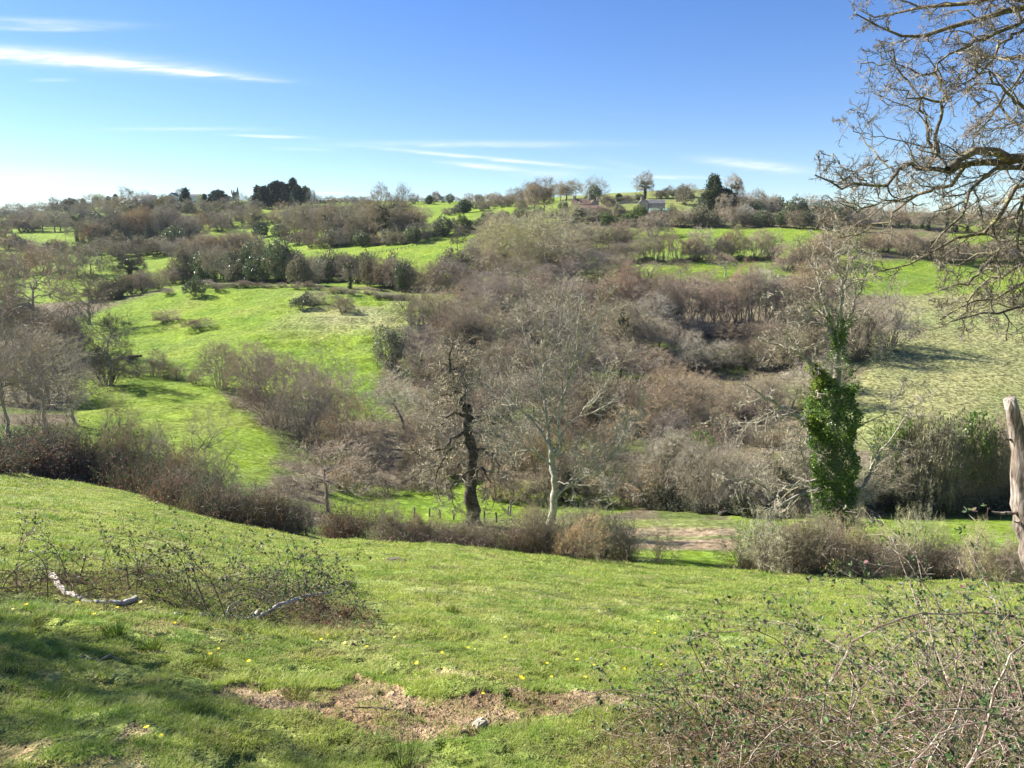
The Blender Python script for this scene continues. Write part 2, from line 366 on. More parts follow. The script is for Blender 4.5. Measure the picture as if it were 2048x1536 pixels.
# ------------------------------------------------------------------ materials
def new_mat(name):
    m = bpy.data.materials.new(name); m.use_nodes = True; nt = m.node_tree; nt.nodes.clear(); return m, nt, nt.nodes, nt.links
def bark_mat(name, c1, c2, scale=3., var=.25, rough=.9, spot=None, spotamt=.5, bump=.4):
    m, nt, N, L = new_mat(name); out = N.new('ShaderNodeOutputMaterial'); b = N.new('ShaderNodeBsdfPrincipled'); b.inputs['Roughness'].default_value = rough; b.inputs['Specular IOR Level'].default_value = .25
    tc = N.new('ShaderNodeTexCoord'); nz = N.new('ShaderNodeTexNoise'); nz.inputs['Scale'].default_value = scale; nz.inputs['Detail'].default_value = 5; L.new(tc.outputs['Object'], nz.inputs['Vector'])
    r = N.new('ShaderNodeValToRGB'); r.color_ramp.elements[0].position = .33; r.color_ramp.elements[1].position = .67
    r.color_ramp.elements[0].color = (*c1, 1); r.color_ramp.elements[1].color = (*c2, 1); L.new(nz.outputs[0], r.inputs[0]); col = r.outputs[0]
    if spot:
        n2 = N.new('ShaderNodeTexNoise'); n2.inputs['Scale'].default_value = scale * 2.7; n2.inputs['Detail'].default_value = 3; L.new(tc.outputs['Object'], n2.inputs['Vector'])
        r2 = N.new('ShaderNodeValToRGB'); r2.color_ramp.elements[0].position = 1 - spotamt - .04; r2.color_ramp.elements[1].position = 1 - spotamt + .08; L.new(n2.outputs[0], r2.inputs[0])
        mx = N.new('ShaderNodeMix'); mx.data_type = 'RGBA'; L.new(r2.outputs[0], mx.inputs[0]); L.new(col, mx.inputs[6]); mx.inputs[7].default_value = (*spot, 1); col = mx.outputs[2]
    oi = N.new('ShaderNodeObjectInfo'); hs = N.new('ShaderNodeHueSaturation')
    mp = N.new('ShaderNodeMapRange'); mp.inputs[3].default_value = 1 - var; mp.inputs[4].default_value = 1 + var; L.new(oi.outputs['Random'], mp.inputs[0]); L.new(mp.outputs[0], hs.inputs['Value'])
    mp2 = N.new('ShaderNodeMapRange'); mp2.inputs[3].default_value = .7; mp2.inputs[4].default_value = 1.15
    ml = N.new('ShaderNodeMath'); ml.operation = 'MULTIPLY'; ml.inputs[1].default_value = 7.31; fr = N.new('ShaderNodeMath'); fr.operation = 'FRACT'; L.new(oi.outputs['Random'], ml.inputs[0]); L.new(ml.outputs[0], fr.inputs[0]); L.new(fr.outputs[0], mp2.inputs[0]); L.new(mp2.outputs[0], hs.inputs['Saturation'])
    L.new(col, hs.inputs['Color']); L.new(hs.outputs[0], b.inputs['Base Color'])
    if bump:
        bp = N.new('ShaderNodeBump'); bp.inputs['Strength'].default_value = bump; bp.inputs['Distance'].default_value = .05; L.new(nz.outputs[0], bp.inputs['Height']); L.new(bp.outputs[0], b.inputs['Normal'])
    L.new(b.outputs[0], out.inputs[0]); return m
def leaf_mat(name, c1, c2, c3=None, rough=.5, trans=.35, spec=.4, scale=.9, attr=False, var=.2):
    m, nt, N, L = new_mat(name); out = N.new('ShaderNodeOutputMaterial'); b = N.new('ShaderNodeBsdfPrincipled'); b.inputs['Roughness'].default_value = rough; b.inputs['Specular IOR Level'].default_value = spec
    geo = N.new('ShaderNodeNewGeometry'); r = N.new('ShaderNodeValToRGB')
    r.color_ramp.elements[0].color = (*c1, 1); r.color_ramp.elements[1].color = (*c2, 1); r.color_ramp.elements[0].position = .05; r.color_ramp.elements[1].position = .8
    if c3: e = r.color_ramp.elements.new(.93); e.color = (*c3, 1)
    L.new(geo.outputs['Random Per Island'], r.inputs[0])
    oi = N.new('ShaderNodeObjectInfo'); hs = N.new('ShaderNodeHueSaturation'); mp = N.new('ShaderNodeMapRange'); mp.inputs[3].default_value = 1 - var; mp.inputs[4].default_value = 1 + var
    L.new(oi.outputs['Random'], mp.inputs[0]); L.new(mp.outputs[0], hs.inputs['Value']); L.new(r.outputs[0], hs.inputs['Color'])
    L.new(hs.outputs[0], b.inputs['Base Color']); t = N.new('ShaderNodeBsdfTranslucent'); L.new(hs.outputs[0], t.inputs[0]); mx = N.new('ShaderNodeMixShader'); mx.inputs[0].default_value = trans
    L.new(b.outputs[0], mx.inputs[1]); L.new(t.outputs[0], mx.inputs[2]); L.new(mx.outputs[0], out.inputs[0]); return m

M = {}
M['bark_grey'] = bark_mat('grey bark', (.19,.165,.125), (.42,.37,.29), 4, spot=(.27,.27,.12), spotamt=.40)
M['bark_dark'] = bark_mat('dark bark', (.035,.028,.02), (.10,.085,.06), 5, spot=(.20,.19,.06), spotamt=.33)
M['bark_far'] = bark_mat('bark of distant trees', (.08,.07,.055), (.17,.15,.115), 6, bump=0)
M['bark_birch'] = bark_mat('pale grey bark', (.25,.23,.185), (.54,.51,.43), 5, var=.05, spot=(.10,.09,.07), spotamt=.36)
M['twig_grey'] = bark_mat('grey twigs', (0.302,0.252,0.162), (0.504,0.431,0.291), 7, bump=0)
M['twig_brown'] = bark_mat('brown twigs', (0.314,0.230,0.134), (0.504,0.381,0.235), 7, bump=0)
M['twig_purple'] = bark_mat('purple brown twigs', (.29,.22,.145), (.45,.36,.25), 7, bump=0)
M['twig_olive'] = bark_mat('olive lichened twigs', (0.325,0.297,0.168), (0.538,0.493,0.291), 7, spot=(.40,.38,.10), spotamt=.42, bump=0)
M['twig_orange'] = bark_mat('orange brown twigs', (.34,.255,.165), (.48,.375,.25), 7, bump=0)
M['twig_russet'] = bark_mat('russet twigs', (0.336,0.224,0.157), (0.493,0.347,0.241), 7, bump=0)
M['twig_green'] = bark_mat('yellow green twigs', (0.377,0.420,0.087), (0.551,0.594,0.160), 7, bump=0)
M['twig_dark'] = bark_mat('dark twigs', (.10,.082,.06), (.20,.165,.125), 7, bump=0)
M['twig_pale'] = bark_mat('pale budding twigs', (0.435,0.420,0.304), (0.620,0.620,0.522), 7, bump=0)
M['twig_lichen'] = bark_mat('sunlit lichened twigs', (0.280,0.224,0.146), (0.526,0.448,0.302), 5, spot=(.40,.37,.12), spotamt=.40, bump=.3)
M['leaf_ivy'] = leaf_mat('ivy leaves', (.035,.06,.018), (.10,.14,.045), (.17,.24,.06), rough=.35, trans=.2, spec=.5)
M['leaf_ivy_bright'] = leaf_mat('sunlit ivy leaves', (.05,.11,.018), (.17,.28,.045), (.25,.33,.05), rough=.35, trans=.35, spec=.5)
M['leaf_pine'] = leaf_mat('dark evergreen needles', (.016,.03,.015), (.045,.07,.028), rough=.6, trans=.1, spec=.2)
M['leaf_conifer'] = leaf_mat('green conifer needles', (.04,.06,.02), (.10,.125,.035), rough=.6, trans=.15, spec=.2)
M['leaf_green'] = leaf_mat('green shrub leaves', (.06,.10,.025), (.14,.20,.045), rough=.5, trans=.3)
M['leaf_olive'] = leaf_mat('dull olive shrub leaves', (.12,.11,.055), (.25,.225,.12), rough=.5, trans=.2)
M['leaf_blossom'] = leaf_mat('pale blossom', (.34,.34,.27), (.55,.55,.48), rough=.7, trans=.3, spec=.1)
M['leaf_bramble'] = leaf_mat('bramble leaves', (.035,.06,.02), (.10,.14,.05), (.26,.15,.11), rough=.55, trans=.25, spec=.3)
M['leaf_dead'] = leaf_mat('withered leaves', (.22,.11,.055), (.42,.26,.16), (.50,.36,.24), rough=.8, trans=.25, spec=.1)
M['cane'] = bark_mat('bramble canes', (.14,.075,.05), (.36,.26,.18), 9, bump=0, spot=(.42,.36,.26), spotamt=.42)
M['cane_far'] = bark_mat('tangled pale canes', (.20,.15,.115), (.38,.30,.24), 9, bump=0)
M['deadwood'] = bark_mat('weathered dead wood', (.24,.20,.165), (.52,.47,.41), 4, var=.02, spot=(.12,.085,.06), spotamt=.33, bump=.8)

def ground_mat():
    m, nt, N, L = new_mat('ground'); out = N.new('ShaderNodeOutputMaterial'); b = N.new('ShaderNodeBsdfPrincipled'); b.inputs['Roughness'].default_value = .95; b.inputs['Specular IOR Level'].default_value = .1
    at = N.new('ShaderNodeAttribute'); at.attribute_name = 'tint'; geo = N.new('ShaderNodeNewGeometry')
    def noise(s, d=4, r=.6, src=None):
        n = N.new('ShaderNodeTexNoise'); n.inputs['Scale'].default_value = s; n.inputs['Detail'].default_value = d; n.inputs['Roughness'].default_value = r; L.new(src or geo.outputs['Position'], n.inputs['Vector']); return n.outputs[0]
    mp = N.new('ShaderNodeMapping'); mp.inputs['Scale'].default_value = (.8, .8, 1.2); L.new(geo.outputs['Position'], mp.inputs[0])
    n1 = noise(.09, 6, .65); n2 = noise(1.3, 6, .72, mp.outputs[0]); n3 = noise(14., 4, .7); n4 = noise(.42, 3, .6); pl = N.new('ShaderNodeAttribute'); pl.attribute_name = 'tuss'
    def mr(x, a, b_, lo=.3, hi=.7):
        q = N.new('ShaderNodeMapRange'); q.inputs[1].default_value = lo; q.inputs[2].default_value = hi; q.inputs[3].default_value = a; q.inputs[4].default_value = b_; L.new(x, q.inputs[0]); return q.outputs[0]
    def mul(a, b_):
        q = N.new('ShaderNodeMath'); q.operation = 'MULTIPLY'; L.new(a, q.inputs[0]); L.new(b_, q.inputs[1]); return q.outputs[0]
    vo = N.new('ShaderNodeTexNoise'); vo.inputs['Scale'].default_value = 2.1; vo.inputs['Detail'].default_value = 4; vo.inputs['Roughness'].default_value = .62; L.new(mp.outputs[0], vo.inputs['Vector']); tz = mr(vo.outputs[0], .42, 1.12, .42, .54)
    tmx = N.new('ShaderNodeMix'); tmx.data_type = 'FLOAT'; L.new(pl.outputs['Fac'], tmx.inputs[0]); L.new(mr(vo.outputs[0], .72, 1.12, .42, .54), tmx.inputs[2]); L.new(tz, tmx.inputs[3])
    val = mul(mul(mul(mr(n1, .84, 1.16), mr(n2, .52, 1.46)), mul(mr(n3, .7, 1.3), mr(n4, .86, 1.14))), tmx.outputs[0])
    hs = N.new('ShaderNodeHueSaturation'); L.new(at.outputs['Color'], hs.inputs['Color']); L.new(val, hs.inputs['Value'])
    L.new(mr(n1, .515, .485), hs.inputs['Hue']); L.new(mr(n2, 1.1, .85), hs.inputs['Saturation'])
    L.new(hs.outputs[0], b.inputs['Base Color'])
    ad = N.new('ShaderNodeMath'); ad.operation = 'MULTIPLY_ADD'; L.new(n2, ad.inputs[0]); ad.inputs[1].default_value = 4.; L.new(n3, ad.inputs[2])
    bp = N.new('ShaderNodeBump'); bp.inputs['Strength'].default_value = .8; bp.inputs['Distance'].default_value = .16; L.new(ad.outputs[0], bp.inputs['Height']); L.new(bp.outputs[0], b.inputs['Normal'])
    L.new(b.outputs[0], out.inputs[0]); return m
M['ground'] = ground_mat()

# ------------------------------------------------------------------ the ground
def build_ground():
    tt = np.concatenate([[-6, -4, -3, -2.2, -1.7, -1.35, -1.15], np.linspace(-1.02, 1.02, 620), [1.15, 1.35, 1.7, 2.2, 3, 4, 6]])
    dd = np.concatenate([np.exp(np.linspace(math.log(.6), math.log(3), 30)), np.exp(np.linspace(math.log(3.02), math.log(26), 420)), np.exp(np.linspace(math.log(26.3), math.log(1000), 620)), np.exp(np.linspace(math.log(1020), math.log(3600), 25))])
    T, D = np.meshgrid(tt, dd); X = T * D; Y = D; Z = Hn(X, Y)
    # rows behind the viewpoint
    xb = tt / 6.0; rows = [(-2, 12), (-8, 40), (-40, 160), (-150, 600)]
    Xs, Ys, Zs = [], [], []
    for yb, w in reversed(rows):
        x = xb * w; y = np.full_like(x, yb); z = -1.6 - .36 * y - .12 * x * (12 / (12 + abs(yb))); Xs.append(x); Ys.append(y); Zs.append(z)
    X = np.vstack([np.array(Xs), X]); Y = np.vstack([np.array(Ys), Y]); Z = np.vstack([np.array(Zs), Z])
    c = ground_colour(X, Y, Z); r, k = X.shape; c0 = c.copy(); c = _smooth(_smooth(c, 3, 0), 3, 1); c = np.where((Y > 26)[..., None], c, c0)
    V = np.stack([X, Y, Z], -1).reshape(-1, 3); i = np.arange(r - 1)[:, None] * k + np.arange(k - 1)[None]
    Fq = np.stack([i, i + 1, i + k + 1, i + k], -1).reshape(-1, 4)
    me = mk_mesh('ground', V, [Fq], M['ground'], attr={'tint': c.reshape(-1, 3), 'tuss': np.clip(1 - np.abs(c - np.array(Z_PALE)).sum(-1) * 5, 0, 1).ravel()}, smooth=True)
    tag(ob('ground', me), kind='structure')
build_ground()

# ------------------------------------------------------------------ plant prototypes (unit height, origin at base)
PROTO = {}
def dome(parts, zc, ax, az_, k, seed=0):
    """push the outline of a crown out to an uneven ellipsoid about (0,0,zc)"""
    A = np.concatenate([g.arr() for _, g, _ in parts if g.n]); c = np.array([0, 0, zc]); na, ne = 14, 9
    def co(V):
        d = V - c; r = np.linalg.norm(d, axis=1) + 1e-6
        return d, r, (np.arctan2(d[:, 1], d[:, 0]) / (2 * pi) + .5) * na, (np.arcsin(np.clip(d[:, 2] / r, -1, 1)) / pi + .5) * (ne - 1)
    d, r, fa, fe = co(A); ia = np.floor(fa).astype(int) % na; ie = np.clip(np.round(fe).astype(int), 0, ne - 1)
    rng = np.random.default_rng(seed + 77); Sc = np.ones((na, ne))
    for i in range(na):
        for j in range(ne):
            m = (ia == i) & (ie == j)
            e = (j / (ne - 1) - .5) * pi; tgt = 1 / math.sqrt((cos(e) / ax) ** 2 + (sin(e) / az_) ** 2) * rng.uniform(.88, 1.1)
            Sc[i, j] = tgt / np.percentile(r[m], 97) if m.sum() > 30 else 1
    Sc = np.clip(Sc, .45, 2.2)
    for _, g, _ in parts:
        for q in range(len(g.V)):
            d, r, fa, fe = co(g.V[q]); a0 = np.floor(fa - .5).astype(int); ta = fa - .5 - a0; e0 = np.clip(np.floor(fe).astype(int), 0, ne - 2); te = np.clip(fe - e0, 0, 1)
            f = (Sc[a0 % na, e0] * (1 - ta) + Sc[(a0 + 1) % na, e0] * ta) * (1 - te) + (Sc[a0 % na, e0 + 1] * (1 - ta) + Sc[(a0 + 1) % na, e0 + 1] * ta) * te
            w = k * np.clip(r / ax * 1.6 - .25, 0, 1) * np.clip(g.V[q][:, 2] / max(zc * .8, .3), 0, 1)
            g.V[q] = c + d * (1 + (f - 1) * w)[:, None]
def finish(name, parts):
    """parts: list of (part name, Geo, material); normalise to height 1"""
    A = np.concatenate([g.arr() for _, g, _ in parts if g.n]); hmax = np.percentile(A[:, 2], 99.3)
    hw = np.percentile(np.hypot(A[:, 0], A[:, 1]), 93) / hmax
    res = []
    for pn, g, mat in parts:
        if not g.n: continue
        g.V = [v / hmax for v in g.V]; res.append((pn, g.mesh(pn, M[mat])))
    PROTO[name] = (res, hw)
def connect(rng, tg, NP, NT, NR, rad, K=5, crook=.12, back=.7, base=np.zeros(3)):
    """reach each target point from the best existing branch node along a bent path"""
    d = np.linalg.norm(tg[:, None] - NP[None], axis=2); rb = np.linalg.norm(NP - base, axis=1)[None]; rt = np.linalg.norm(tg - base, axis=1)[:, None]
    c = d + back * np.maximum(0, rb - rt + .02) * 3 + .25 * np.maximum(0, NP[None, :, 2] - tg[:, None, 2]); idx = np.argmin(c, 1)
    S = NP[idx]; T = NT[idx]; L = np.linalg.norm(tg - S, axis=1)[:, None]; q = np.linspace(0, 1, K)[None, :, None]
    C = (S + tg) * .5 + T * L * .22 + rng.normal(0, crook * .6, S.shape) * L
    P = (1 - q) ** 2 * S[:, None] + 2 * q * (1 - q) * C[:, None] + q ** 2 * tg[:, None]
    P[:, 1:-1] += rng.normal(0, crook * .35, P[:, 1:-1].shape) * L[:, None]
    R = np.minimum(rad, NR[idx])[:, None] * (1 - .6 * np.linspace(0, 1, K))[None]
    return P, R
def nodes(P, R, k0=1):
    T = np.empty_like(P); T[:, 1:] = P[:, 1:] - P[:, :-1]; T[:, 0] = T[:, 1]
    return P[:, k0:].reshape(-1, 3), norm(T[:, k0:].reshape(-1, 3)), R[:, k0:].ravel()
def crown_plant(name, seed, lod, zc=.56, rx=.42, rz=.42, trunk=.2, n=(8, 80, 700, 3600, 6000), twig='twig_grey', bark='bark_far', thick=1., crook=.12, ivy=0, leafn=0, leaf='leaf_olive', lsz=.02, lump=.16, low=-.75, names=('trunk', 'crown'), tw=.07, gap=0., lead=.9, tr=1.):
    rng = np.random.default_rng(seed); gt, gc, gi = Geo(), Geo(), Geo(); n1, n2, n3, n4, n5 = n; c = np.array([0, 0, zc])
    ld = norm(rng.normal(0, 1, (7, 3))); lp = rng.uniform(0, 6, 7)
    def pts(m, r0, r1):
        d = norm(rng.normal(0, 1, (m * 4, 3))); d = d[d[:, 2] > low][:m]
        k = 1 + lump * np.sin(d @ ld.T * 3.1 + lp).sum(1) * .45
        r = rng.uniform(r0 ** 2, r1 ** 2, len(d)) ** .5 * np.clip(k, .55, 1.35)
        p = c + d * r[:, None] * np.array([rx, rx, rz]); p[:, 2] = np.maximum(p[:, 2], .02); return p
    if trunk > 0:
        K = 9; q = np.linspace(0, 1, K); P0 = np.zeros((1, K, 3)); P0[0, :, 2] = -.03 + q * (zc * lead + .03); P0[0, 2:, :2] += np.cumsum(rng.normal(0, .008 * crook / .12, (K - 2, 2)), 0)
        R0 = (.024 * tr * (1 - .72 * q))[None]; R0[0, 0] *= 1.5; tubes(P0, R0, 7, gt)
        NP, NT, NR = nodes(P0, R0); m = NP[:, 2] > trunk * .85; NP, NT, NR = NP[m], NT[m], NR[m]
    else:
        a = rng.uniform(0, 6.28, 40); r = rng.uniform(0, .10, 40); NP = np.stack([np.cos(a) * r, np.sin(a) * r, np.full(40, -.04)], 1); NT = norm(np.stack([np.cos(a) * .3, np.sin(a) * .3, np.ones(40)], 1)); NR = np.full(40, .012 * thick)
        P0, R0 = None, None
    t1 = pts(n1, .35, .75)
    if trunk > 0: t1[:, 2] = np.maximum(t1[:, 2], trunk)
    P1, R1 = connect(rng, t1, NP, NT, NR * .62, (.012 if trunk > 0 else .007) * thick ** .5, 7, crook, .2); tubes(P1, R1, 5, gt)
    a1 = nodes(P1, R1, 2); NP, NT, NR = [np.concatenate(z) for z in zip((NP, NT, NR), a1)] if trunk > 0 else a1
    P2, R2 = connect(rng, pts(n2, .5, .88), NP, NT, NR, .0046 * thick ** .7, 5, crook); tubes(P2, R2, 4, gt)
    a2 = nodes(P2, R2)
    NP, NT, NR = [np.concatenate(z) for z in zip(a1, a2)]
    P3, R3 = connect(rng, pts(n3, .55, 1.), NP, NT, NR, (.0020 if lod == 'mid' else .0026) * thick, 4, crook * 1.2); tubes(P3, R3, 3, gc)
    p3, t3, r3 = nodes(P3, R3); j = rng.integers(0, len(p3), n4)
    out = norm((p3[j] - c) * np.array([1, 1, 1.0]) + np.array([0, 0, .02])); d4 = norm(t3[j] * .5 + out * .35 + rng.normal(0, .55, (n4, 3))); L4 = tw * rng.uniform(.45, 1.2, n4)
    rk = (.00095 if lod == 'mid' else .0017) * thick
    P4, R4 = grow(rng, p3[j], d4, L4, np.full(n4, rk), 3, .3, .03, .5); tubes(P4, R4, 3, gc)
    if n5:
        p4, t4, r4 = nodes(P4, R4, 0); j = rng.integers(0, len(p4), n5); d5 = norm(t4[j] * .6 + rng.normal(0, .6, (n5, 3)))
        spikes(p4[j], p4[j] + d5 * (tw * .62 * rng.uniform(.4, 1.2, n5))[:, None], rk * .8, gc)
    if ivy:
        if P0 is not None: leaves(rng, along(rng, P0, R0, int(2600 * ivy), .022), .021, gi)
        leaves(rng, along(rng, P1[:, :5], R1[:, :5], int(3200 * ivy), .02), .021, gi)
    if leafn: leaves(rng, along(rng, P4, R4, leafn, .006), lsz, gi)
    res = []
    for pn, g, mat in ((names[0], gt, bark), (names[1], gc, twig), ('ivy' if ivy else 'foliage', gi, 'leaf_ivy' if ivy else leaf)):
        if g.n: res.append((pn, g.mesh(pn, M[mat])))
    A = gc.arr(); top = np.percentile(A[:, 2], 99.5); hw = np.percentile(np.hypot(A[:, 0], A[:, 1]), 95) / top
    for pn, me in res: me.transform(Matrix.Scale(1 / top, 4))
    PROTO[name] = (res, hw)
def bare(name, seed, lod, trunk=.2, spread=48, stems=1, twig='twig_grey', bark='bark_far', ivy=0, thick=1., crook=1., rx=None, **k):
    r = rx or (.43 if spread > 40 else .25); far = lod == 'far'
    if stems > 1: crown_plant(name, seed, lod, zc=.54, rx=.30, rz=.45, trunk=0, lump=.34, n=(14, 70, 480, 2000, 3600), twig=twig, bark=bark, thick=thick * 1.1, crook=.07, low=-.6)
    else: crown_plant(name, seed, lod, zc=.56 if spread > 40 else .58, rx=r, rz=.43, trunk=trunk, n=(10, 90, 650, 3200, 3000) if far else (13, 120, 700, 3200, 6500), twig=twig, bark=bark, thick=thick * (1. if far else 1.25), crook=.12 * crook, ivy=ivy, lump=.26)
def bush(name, seed, lod, twig, nst=34, thick=1., leafn=0, leaf='leaf_olive', lsz=.02, ragged=.2, **k):
    far = lod == 'far'
    crown_plant(name, seed, lod, zc=.30, rx=.62, rz=.68, trunk=0, n=(int(nst * .8), 130, 800, 3400, 3000) if far else (nst, 150, 800, 3400, 7000), twig=twig, thick=1.5 * thick, leafn=leafn, leaf=leaf, lsz=lsz, lump=.22 + ragged * .7, low=-.25, names=('stems', 'twigs'), tw=.09, crook=.14)
def evergreen(name, seed, shape, mat, n=9000, aspect=.4, size=.03, trunkh=.12):
    rng = np.random.default_rng(seed); gt, gi = Geo(), Geo()
    P, R = grow(rng, np.array([[0, 0, -.03]]), np.array([[0, 0, 1.]]), np.array([.95]), np.array([.028]), 7, .01, 0, .2); tubes(P, R, 6, gt)
    nc = 130; z = rng.uniform(0, 1, nc); a = rng.uniform(0, 2 * pi, nc)
    if shape == 'cone': r = aspect * (1.02 - z) ** .8
    elif shape == 'flat': r = aspect * np.sqrt(np.clip(1 - (z * 2 - 1) ** 4, 0, 1)) * (.75 + .25 * z)
    elif shape == 'column': r = aspect * np.clip(1.15 - z ** 3, 0, 1) * np.clip(z * 5 + .4, 0, 1)
    else: r = aspect * np.sqrt(np.clip(1 - (z * 2 - 1) ** 2, 0, 1))
    r = r * rng.uniform(.55, 1.15, nc); zz = trunkh + z * (.97 - trunkh)
    C = np.stack([np.cos(a) * r, np.sin(a) * r, zz], 1)
    Pb = np.stack([np.stack([np.zeros(nc), np.zeros(nc), zz - .08], 1), C], 1); tubes(Pb, np.full((nc, 2), .005), 3, gt)
    j = rng.integers(0, nc, n); off = rng.normal(0, 1, (n, 3)) * np.array([.055, .055, .035]) * (.6 + aspect)
    leaves(rng, C[j] + off, size, gi, elong=2.2)
    finish(name, [('trunk', gt, 'bark_far'), ('foliage', gi, mat)])

# far woods
for i in range(4): bare(f'far_round{i}', 100 + i, 'far', trunk=.2 + .03 * i, nl=9, spread=48, twig='twig_grey', thick=1.)
for i in range(2): bare(f'far_tall{i}', 110 + i, 'far', trunk=.3, nl=10, spread=30, up=.12, twig='twig_brown', thick=1.)
for i in range(2): bare(f'far_ivy{i}', 120 + i, 'far', trunk=.24, nl=9, spread=44, ivy=1., thick=1.)
for i in range(3): bush(f'far_bush{i}', 130 + i, 'far', 'twig_purple', nst=42, thick=1.0)
bush('far_blossom', 135, 'far', 'twig_pale', thick=1., leafn=3500, leaf='leaf_blossom', lsz=.035)
bush('far_leafy', 136, 'far', 'twig_grey', thick=1., leafn=3600, leaf='leaf_olive', ragged=.4, lsz=.04)
bush('far_leafy2', 137, 'far', 'twig_grey', thick=1., leafn=4200, leaf='leaf_ivy', ragged=.5, lsz=.045)
bush('far_green', 138, 'far', 'twig_green', thick=1., leafn=6000, leaf='leaf_green', lsz=.045)
evergreen('pine0', 140, 'round', 'leaf_pine', 8000, .34, .032, .2); evergreen('pine1', 141, 'cone', 'leaf_pine', 8000, .33, .032, .12)
evergreen('fir0', 142, 'cone', 'leaf_pine', 6000, .26, .035, .05); evergreen('fir1', 143, 'column', 'leaf_pine', 6000, .2, .035, .04)
evergreen('conifer0', 144, 'cone', 'leaf_conifer', 10000, .42, .028, .06); evergreen('round_ever', 145, 'round', 'leaf_ivy', 9000, .5, .04, .05)
# nearer woods
for i in range(4): bare(f'mid_round{i}', 200 + i, 'mid', trunk=.2 + .03 * i, nl=8, spread=48, twig=['twig_grey', 'twig_brown', 'twig_grey', 'twig_purple'][i], bark='bark_grey', crook=1.1)
for i in range(2): bare(f'mid_tall{i}', 210 + i, 'mid', trunk=.3, nl=9, spread=30, up=.12, twig='twig_brown', bark='bark_grey')
for i in range(3): bare(f'coppice{i}', 220 + i, 'mid', stems=9, spread=26, up=.10, twig='twig_purple', bark='bark_grey')
for i in range(2): bare(f'mid_ivy{i}', 230 + i, 'mid', trunk=.24, nl=8, spread=44, ivy=1.1, twig='twig_grey', bark='bark_dark')
for i in range(3): bush(f'mid_bush{i}', 240 + i, 'mid', ['twig_purple', 'twig_brown', 'twig_grey'][i], nst=40, thick=.9)
for i in range(2): crown_plant(f'dense_dome{i}', 340 + i, 'mid', zc=.36, rx=.60, rz=.62, trunk=0, n=(34, 170, 1100, 5200, 8000), twig='twig_brown', bark='bark_grey', thick=1.15, lump=.10, low=-.3, names=('stems', 'twigs'), tw=.07, crook=.12)
bush('mid_leafy', 250, 'mid', 'twig_grey', nst=40, thick=.9, leafn=3600, leaf='leaf_olive', ragged=.35, lsz=.026)
bush('mid_ivybush', 251, 'mid', 'twig_grey', nst=40, thick=.9, leafn=5200, leaf='leaf_ivy_bright', ragged=.4, lsz=.03)
def bramble(name, seed, n=190, leafn=6500, dead=3500, low=.9, cane='cane_far', lsz=.05, thick=1., up=.9):
    """arching cane mound about 1.2 m high"""
    rng = np.random.default_rng(seed); gt, gi, gd = Geo(), Geo(), Geo()
    a = rng.uniform(0, 2 * pi, n); r0 = np.sqrt(rng.uniform(0, 1, n)) * 1.3; S = np.stack([np.cos(a) * r0, np.sin(a) * r0 * .8, np.full(n, -.1)], 1)
    a2 = rng.uniform(0, 2 * pi, n); D = np.stack([np.cos(a2) * .75, np.sin(a2) * .75, rng.uniform(.5, 1.5, n) * up], 1); L = rng.uniform(1.1, 2.4, n); R = np.full(n, .0085 * thick)
    P, Rr = grow(rng, S, D, L, R, 9, .1, -.13, .5); P[:, :, 2] = np.maximum(P[:, :, 2], -.1 + .1 * rng.random(P.shape[:2])); tubes(P, Rr, 3, gt)
    s1 = spawn(rng, P, Rr, L, 7, .1, 1, 50, .32, .7); P1, R1 = grow(rng, *s1[:2], s1[2], np.full(len(s1[0]), .005 * thick), 3, .2, -.03, .6); tubes(P1, R1, 3, gt)
    leaves(rng, along(rng, P1, R1, leafn, .03), lsz, gi, flat=.5, elong=1.2)
    if dead:
        c = along(rng, P1, R1, dead, .05); c[:, 2] *= .7; leaves(rng, c, lsz * .9, gd, elong=1.2)
    finish(name, [('canes', gt, cane), ('leaves', gi, 'leaf_bramble'), ('dead_leaves', gd, 'leaf_dead')])
bramble('bramble0', 300, leafn=9500); bramble('bramble1', 301, leafn=3500, dead=6500); bramble('bramble2', 302, leafn=1500, dead=2500, up=1.2)
for i in range(2): bush(f'thorn{i}', 310 + i, 'mid', ['twig_brown', 'twig_grey'][i], nst=26, thick=.75, ragged=.35, w=.24, leafn=900, leaf='leaf_olive', lsz=.018)
for i in range(2): crown_plant(f'open{i}', 330 + i, 'mid', zc=.56, rx=.43, rz=.43, trunk=.2, n=(12, 70, 340, 1500, 2600), twig='twig_lichen', bark='bark_grey', thick=1.5, crook=.16, lump=.34, tw=.085)
bush('thin_shrub', 315, 'mid', 'twig_olive', nst=12, thick=.7, ragged=.4, w=.2, lean=.7)

